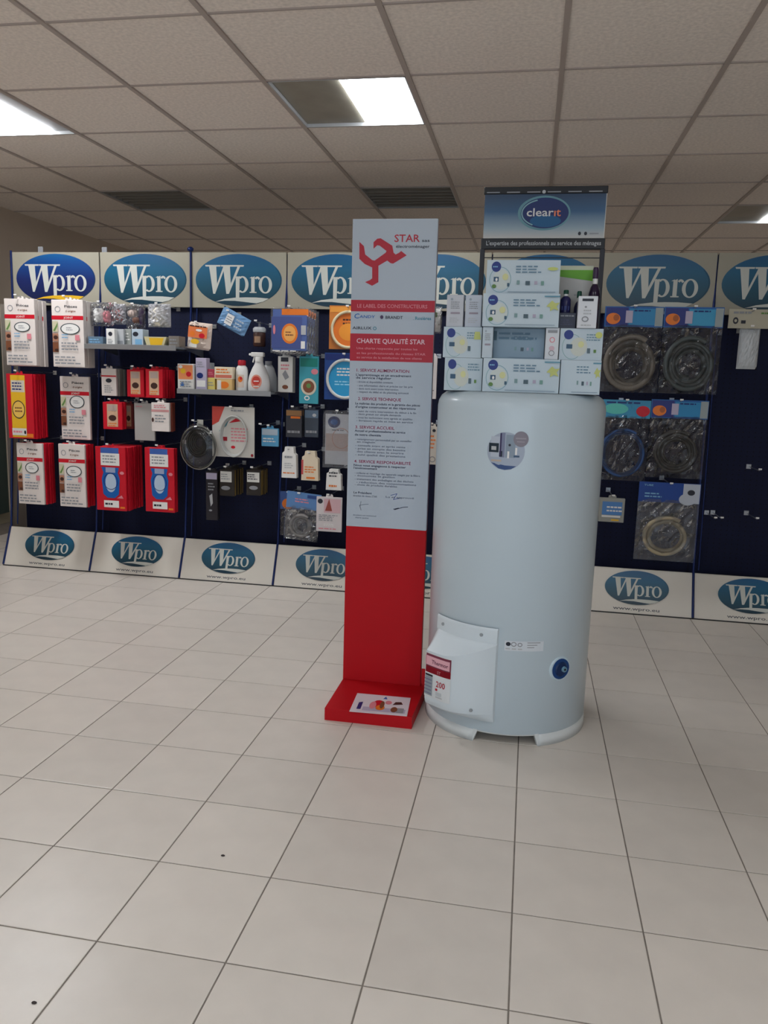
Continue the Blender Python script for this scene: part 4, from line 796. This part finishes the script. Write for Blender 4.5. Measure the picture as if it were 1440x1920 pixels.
# round sticker
p = at(948, 846, 2.515); th0 = math.asin((p.x - HX) / HR); zc = p.z
cw = cyl(HR)
b = MB(); b.warp = lambda x, z, o: cw(th0 + x / HR, zc + z, o + .0003)
r_ = .060
STB = mat((160, 170, 186), .4)
b.ell(STB, 0, 0, r_, r_, 36); b.layer = 1; b.rect(mat((178, 186, 198), .4), -r_ * .8, -.02, -.02, .045); b.rect(mat((120, 126, 150), .4), -.018, -.02, -.003, .058); b.rect(mat((132, 146, 160), .4), 0, -.02, .03, .052)
b.layer = 2; b.rect(mat((50, 40, 80), .4), -.019, -.015, -.014, .056); b.rect(mat((30, 44, 56), .4), -.054, -.005, -.022, .024); b.rect(mat((30, 44, 56), .4), -.02, -.018, -.01, .0); b.poly(mat((54, 78, 124), .4), [(-.045, -.038), (.0, -.045), (.036, -.046), (.02, -.056), (0, -.0595), (-.02, -.056)]); b.rect(mat((182, 166, 150), .4), -.045, -.034, -.012, -.028)
b.rect(WHITE, .006, -.022, .012, .0); b.rect(WHITE, .03, -.01, .036, .012); b.ell(INK, .012, .02, .004, .004, 10); b.rect(mat((60, 84, 110), .4), .026, -.018, .044, -.012)
b.layer = 3; b.rect(LGREY, -.046, .002, -.03, .014); b.ell(mat((128, 122, 132), .4), .046, .040, .0235, .0245, 24); b.layer = 4; b.rect(mat((150, 144, 152), .4), .03, .04, .062, .044); b.rect(mat((150, 144, 152), .4), .034, .03, .058, .033)
b.build('round_sticker', wh)
p = at(946, 1208, 2.515); tA = math.asin((p.x - HX) / HR); zA = p.z
b = MB(); b.warp = lambda x, z, o: cw(tA + x / HR, zA + z, o + .0003); b.rect(mat((206, 212, 218), .4), 0, -.02, .13, .014)
b.layer = 1; b.ell(INK, .012, .003, .008, .007, 12); b.ring(GREY, .03, .003, .009, .008, .003); b.ring(GREY, .05, .002, .008, .007, .003)
for k in range(3): b.rect(LGREY, .004 + .02 * k, -.015, .018 + .02 * k, -.011); b.rect(GREY, .074, .008 - k * .008, .118 - .01 * k, .0105 - k * .008)
b.build('info_label', wh)
# blue plug
p = at(1050, 1255, 2.57); tP = math.asin((p.x - HX) / HR); zP = p.z; n = Vector((math.sin(tP), -math.cos(tP), 0)); tg = Vector((math.cos(tP), math.sin(tP), 0)); c0 = n * HR + Vector((0, 0, zP))
def disc(b, r0, r1, o0, o1, m, dx=0, N=24):
    V = []
    for r, o in ((r0, o0), (r1, o1)):
        for k in range(N): V.append(tuple(c0 + n * o + tg * (dx + r * math.cos(2 * PI * k / N)) + Vector((0, 0, r * math.sin(2 * PI * k / N)))))
    b.add(V, [tuple(range(N, 2 * N))] + [(k, (k + 1) % N, (k + 1) % N + N, k + N) for k in range(N)], m)
b = MB(); disc(b, .045, .041, -.006, .003, mat((196, 214, 222), .4)); disc(b, .037, .035, -.002, .006, mat((14, 62, 120), .3)); disc(b, .026, .022, .005, .010, mat((8, 40, 84), .3)); disc(b, .010, .009, .009, .016, mat((110, 150, 170), .3), .008); disc(b, .004, .004, .014, .0168, BLACK, .008); b.build('blue_plug', wh)
# ------------------------------------------------------------------ things on the heater
cs = thing('sign_stand', 'black framed countertop stand with a blue oval sign on the water heater', 'stand', (.007, 2.86, HT))
SW = .202
b = MB(); b.box(-SW - .0, -.004, .52, SW + .002, .004, .672, mat((208, 206, 200), .35)); sg = b.build('sign_panel', cs)
GB = gradient([(0, (186, 184, 180)), (.22, (136, 156, 168)), (.6, (26, 78, 118)), (1, (8, 46, 78))], 2, 'sign_gradient')
b = MB(); b.layer = 1; b.rect(GB, -SW, .522, SW, .664); o = b.build('blue_print', sg); o.location = (0, -.004, 0)
b = MB(); b.layer = 3; b.ell(mat((96, 140, 150), .35), 0, .602, .088, .0565, 40); b.layer = 4; b.ell(mat((20, 40, 96), .35), .002, .602, .080, .050, 40); b.layer = 5; b.ell(mat((12, 84, 130), .35), .006, .576, .052, .020, 28); b.ring(mat((130, 170, 176), .35), 0, .602, .076, .046, .004, a0=1.9, a1=4.2)
b.layer = 6; b.text(mat((206, 206, 204), .4), 'clear', -.058, .592, .026, .09); b.text(mat((226, 130, 90), .4), 'ıt', .034, .592, .026, .022)
b.layer = 6; b.ell(INK, .122, .535, .005, .006, 10); b.ell(INK, .142, .535, .005, .006, 10); b.rect(GREY, .155, .533, .185, .537); o = b.build('oval_logo', sg); o.location = (0, -.004, 0)
b = MB(); b.box(-SW - .004, -.008, .664, SW + .004, .006, .688, BLACK, .002); b.warp = lambda X, Z, o: (X, -.008 - o, Z); b.layer = 1
for k in range(6): b.rect(GREY, -SW + .006 + k * .068, .668, -SW + .05 + k * .068, .6715)
b.ell(LGREY, -.004, .670, .006, .006, 10); b.build('top_rail', cs)
b = MB(); b.box(-SW - .006, -.008, .484, SW + .006, .008, .52, BLACK, .002); b.warp = lambda X, Z, o: (X, -.008 - o, Z); b.layer = 1
b.text(LGREY, "L'expertise des professionnels au service des ménages", -SW + .012, .497, .014, .385); b.build('slogan_rail', cs)
for s in (-1, 1): b = MB(); b.box(s * SW - .008, -.007, 0.001, s * SW + .008, .007, .486, mat((30, 30, 38), .4), .002); b.build('post', cs)
for zz_ in (.455,): b = MB(); b.box(-SW, -.002, zz_, SW, .002, zz_ + .003, BLACK); b.build('cross_wire', cs)
# boxes
BX = mat((176, 192, 202), .36); BXD = mat((160, 178, 188), .4); BCIR = mat((24, 44, 120), .35)
def wide_ops(star=True, logo=True):
    o = [('r', mat((186, 200, 208), .36), 0, 0, 1, 1)]
    if logo: o += [('o', mat((120, 160, 170), .4), .19, .42, .15, .38, .008), ('e', mat((196, 204, 200), .4), .21, .42, .12, .3), ('e', BCIR, .13, .8, .065, .155), ('l', LBLUE, .085, .76, .175, .84, 1), ('r', mat((54, 84, 110), .4), .1, .36, .17, .5), ('e', WHITE, .14, .42, .015, .05), ('e', mat((206, 206, 150), .4), .26, .5, .04, .1), ('r', mat((60, 90, 110), .4), .29, .22, .32, .32), ('e', GREEN, .11, .22, .03, .06)]
    o += [('l', mat((100, 130, 150), .4), .4, .6, .82, .85, 3), ('r', mat((120, 150, 150), .4), .42, .28, .46, .4), ('r', mat((70, 90, 100), .4), .54, .26, .6, .38), ('r', mat((170, 160, 180), .4), .66, .28, .7, .38), ('r', mat((110, 150, 140), .4), .75, .26, .79, .38), ('r', mat((130, 150, 165), .4), .3, .05, .95, .07)]
    if star: o += [('p', mat((186, 192, 112), .4), [(.86, .7), (.9, .8), (.94, .72), (1.0, .74), (.96, .62), (.99, .5), (.93, .55), (.88, .48), (.88, .6), (.83, .62)]), ('r', mat((90, 140, 160), .4), .8, .9, 1, .94)]
    return o
def half_ops():
    return [('r', mat((184, 198, 206), .36), 0, 0, 1, 1), ('o', mat((120, 160, 160), .4), .3, .42, .24, .4, .012), ('e', mat((196, 200, 190), .4), .45, .42, .2, .3), ('e', BCIR, .2, .8, .11, .15), ('r', mat((54, 84, 110), .4), .16, .36, .3, .5), ('e', mat((206, 206, 150), .4), .5, .5, .07, .1), ('l', mat((110, 140, 156), .4), .62, .6, .95, .85, 3), ('r', mat((80, 100, 110), .4), .65, .22, .72, .38), ('r', GREEN, .8, .24, .86, .34)]
thin_ops = [('e', mat((150, 160, 170), .4), .3, .86, .08, .04), ('l', GREY, .25, .55, .8, .8, 4), ('r', mat((150, 140, 150), .4), .25, .4, .8, .46), ('l', LGREY, .2, .12, .8, .3, 3)]
R0, R1, R2, R3, R4 = HT, 1.279, 1.378, 1.481, 1.586
def hb(name, label, x0, x1, zb, zt, Y, d, body, ops, cat='box', group='cleaning product boxes on the heater', rz=0):
    ym = 600
    def X_at(px, z):  # world x on depth Y at height z
        y = 960
        for _ in range(12):
            p = at(px, y, Y); y -= (z - p.z) * FPX / Y
        return at(px, y, Y).x
    a, c = X_at(x0, (zb + zt) / 2), X_at(x1, (zb + zt) / 2)
    t = thing(name, label, cat, ((a + c) / 2, Y, zb + .0004), rz, group); w_, h_ = c - a - .001, zt - zb - .0008
    b = MB(); b.box(-w_ / 2, 0, 0, w_ / 2, d, h_, body, .0012); prn(b, w_, h_, ops); b.build('carton', t)
    return t
PB = 'product_box'
hb(PB, 'wide pale blue box, bottom row centre on the heater', 905, 1049, R0, R1, 2.60, .12, BX, wide_ops())
hb(PB, 'pale blue box, bottom row right end on the heater', 1050, 1126, R0, R1, 2.61, .12, BX, [o for o in wide_ops(True, False)])
hb(PB, 'pale blue box, bottom row left end on the heater', 833, 904, R0, R1, 2.64, .12, BX, half_ops())
hb(PB, 'pale blue box, second row left end', 831, 903, R1, R2, 2.64, .12, BX, half_ops()[:-1] + [('p', mat((186, 192, 112), .4), [(.8, .6), (.98, .6), (.95, .85), (.82, .85)])])
hb('narrow_box', 'narrow upright box, second row beside the recess', 904, 924, R1, R2, 2.61, .10, mat((186, 198, 206), .4), thin_ops[:3])
hb(PB, 'shaded blue box set back in the second row', 925, 1021, R1, R2, 2.66, .12, mat((134, 156, 172), .4), wide_ops(False, False)[1:] + [('r', mat((60, 90, 104), .4), .0, .6, .06, .9), ('l', mat((80, 110, 130), .4), .1, .6, .9, .9, 2)])  # recess shade painted in: carton colour darker than the other pale boxes
hb('narrow_box', 'narrow white box with dark heading, second row', 1022, 1048, R1, R2, 2.61, .10, mat((206, 210, 214), .4), [('r', GREY, .15, .84, .85, .93), ('o', PINK, .5, .62, .2, .09, .06), ('e', mat((200, 170, 180), .4), .5, .35, .2, .08), ('o', GREY, .5, .2, .22, .09, .06)])
hb(PB, 'pale blue box, second row right end', 1049, 1130, R1, R2, 2.62, .12, BX, half_ops() + [('e', mat((196, 200, 110), .4), .9, .8, .08, .1)])
hb(PB, 'wide pale blue box, third row centre', 905, 1049, R2, R3, 2.60, .12, BX, wide_ops())
hb('narrow_box', 'narrow white upright box, left of the pair in the third row', 837, 869, R2, R3, 2.65, .05, mat((190, 192, 198), .4), thin_ops)
hb('narrow_box', 'narrow white upright box, right of the pair in the third row', 872, 903, R2, R3, 2.65, .05, mat((186, 192, 202), .4), thin_ops)
hb('dark_box', 'low dark box beside the small white box in the third row', 1047, 1080, R2, R2 + .05, 2.64, .08, mat((30, 32, 52), .3), [('l', GREY, .1, .7, .9, .9, 1), ('l', mat((60, 60, 90), .4), .1, .2, .9, .6, 3)])
hb('narrow_box', 'white box with a dark heading and ring mark, right end of third row', 1083, 1120, R2, R3 - .004, 2.61, .06, mat((212, 214, 218), .4), [('r', INK, .2, .84, .78, .92), ('e', GREY, .4, .66, .06, .03), ('l', LGREY, .3, .4, .7, .6, 2), ('o', GREY, .4, .28, .18, .09, .06), ('l', LGREY, .2, .04, .8, .14, 1)])
hb(PB, 'wide pale blue box, topmost of the centre stack', 912, 1050, R3, R4, 2.62, .10, mat((170, 188, 200), .36), wide_ops(False) + [('e', mat((190, 200, 110), .4), .9, .74, .07, .05)])
# supports and things behind
hb('pouch_box', 'grey box with a green top band behind the topmost pale box', 925, 1105, R2 - .2, R4 + .003, 2.755, .05, mat((176, 174, 170), .4), [('r', LIME, .0, .925, 1, .965), ('p', mat((96, 160, 30), .4), [(.55, .925), (1, .88), (1, .965), (.5, .965)]), ('r', mat((190, 196, 170), .4), .0, .965, 1, .995), ('t', INK, 'clear it', .02, .932, .02, .3), ('l', GREY, .82, .76, .92, .78, 1)])
def gbot(label, x0, x1, zb, zt, Y, body, cap):
    p = at((x0 + x1) / 2, 580, Y); q = at(x1, 580, Y); r = (q.x - p.x)
    t = thing('small_bottle', label, 'bottle', (p.x, Y + r, zb + .0004), 0, 'small bottles on the heater'); h = zt - zb
    b = MB(); b.lathe([(r * .95, 0), (r, .004), (r, h * .58), (r * .75, h * .68), (r * .4, h * .74)], body, 0, 0, 16); b.warp = lambda X, Z, o: (X, -math.sqrt(max(0, r * r - X * X)) - o, Z); b.layer = 1; b.rect(mat((70, 80, 130), .3), -r * .7, h * .12, r * .7, h * .3); b.build('body', t)
    b = MB(); b.lathe([(r * .42, h * .735), (r * .45, h * .76), (r * .45, h * .82)], WHITE, 0, 0, 12); b.lathe([(r * .5, h * .82), (r * .5, h * .97), (r * .4, h)], cap, 0, 0, 12); b.build('cap', t)
gbot('small dark bottle with green cap, left of the pair', 1050, 1070, R2 + .05, R3 + .02, 2.66, mat((34, 34, 80), .25), mat((20, 70, 56), .4))
gbot('small dark bottle with green cap, behind the white box', 1076, 1094, R2, R3 + .02, 2.69, mat((34, 34, 60), .25), mat((20, 70, 56), .4))
gbot('purple black bottle by the right post of the sign stand', 1102, 1124, R2, 1.575, 2.685, mat((40, 24, 50), .15), mat((50, 30, 62), .3))
# dirt specks on the floor
for (x_, y_, lab) in ((418, 1605, 'tiny dark crumb on the floor tiles left of centre'), (64, 1881, 'tiny brown crumb on the floor at the lower left corner')):
    p = zl(x_, y_, 0); b = MB(); b.lathe([(.0025, 0), (.0045, .0012), (.003, .003)], mat((60, 52, 50), .7), 0, 0, 7, 1.3, .8); o = b.build('crumb'); o.location = (p.x, p.y, 0); tag(o, lab, 'debris')
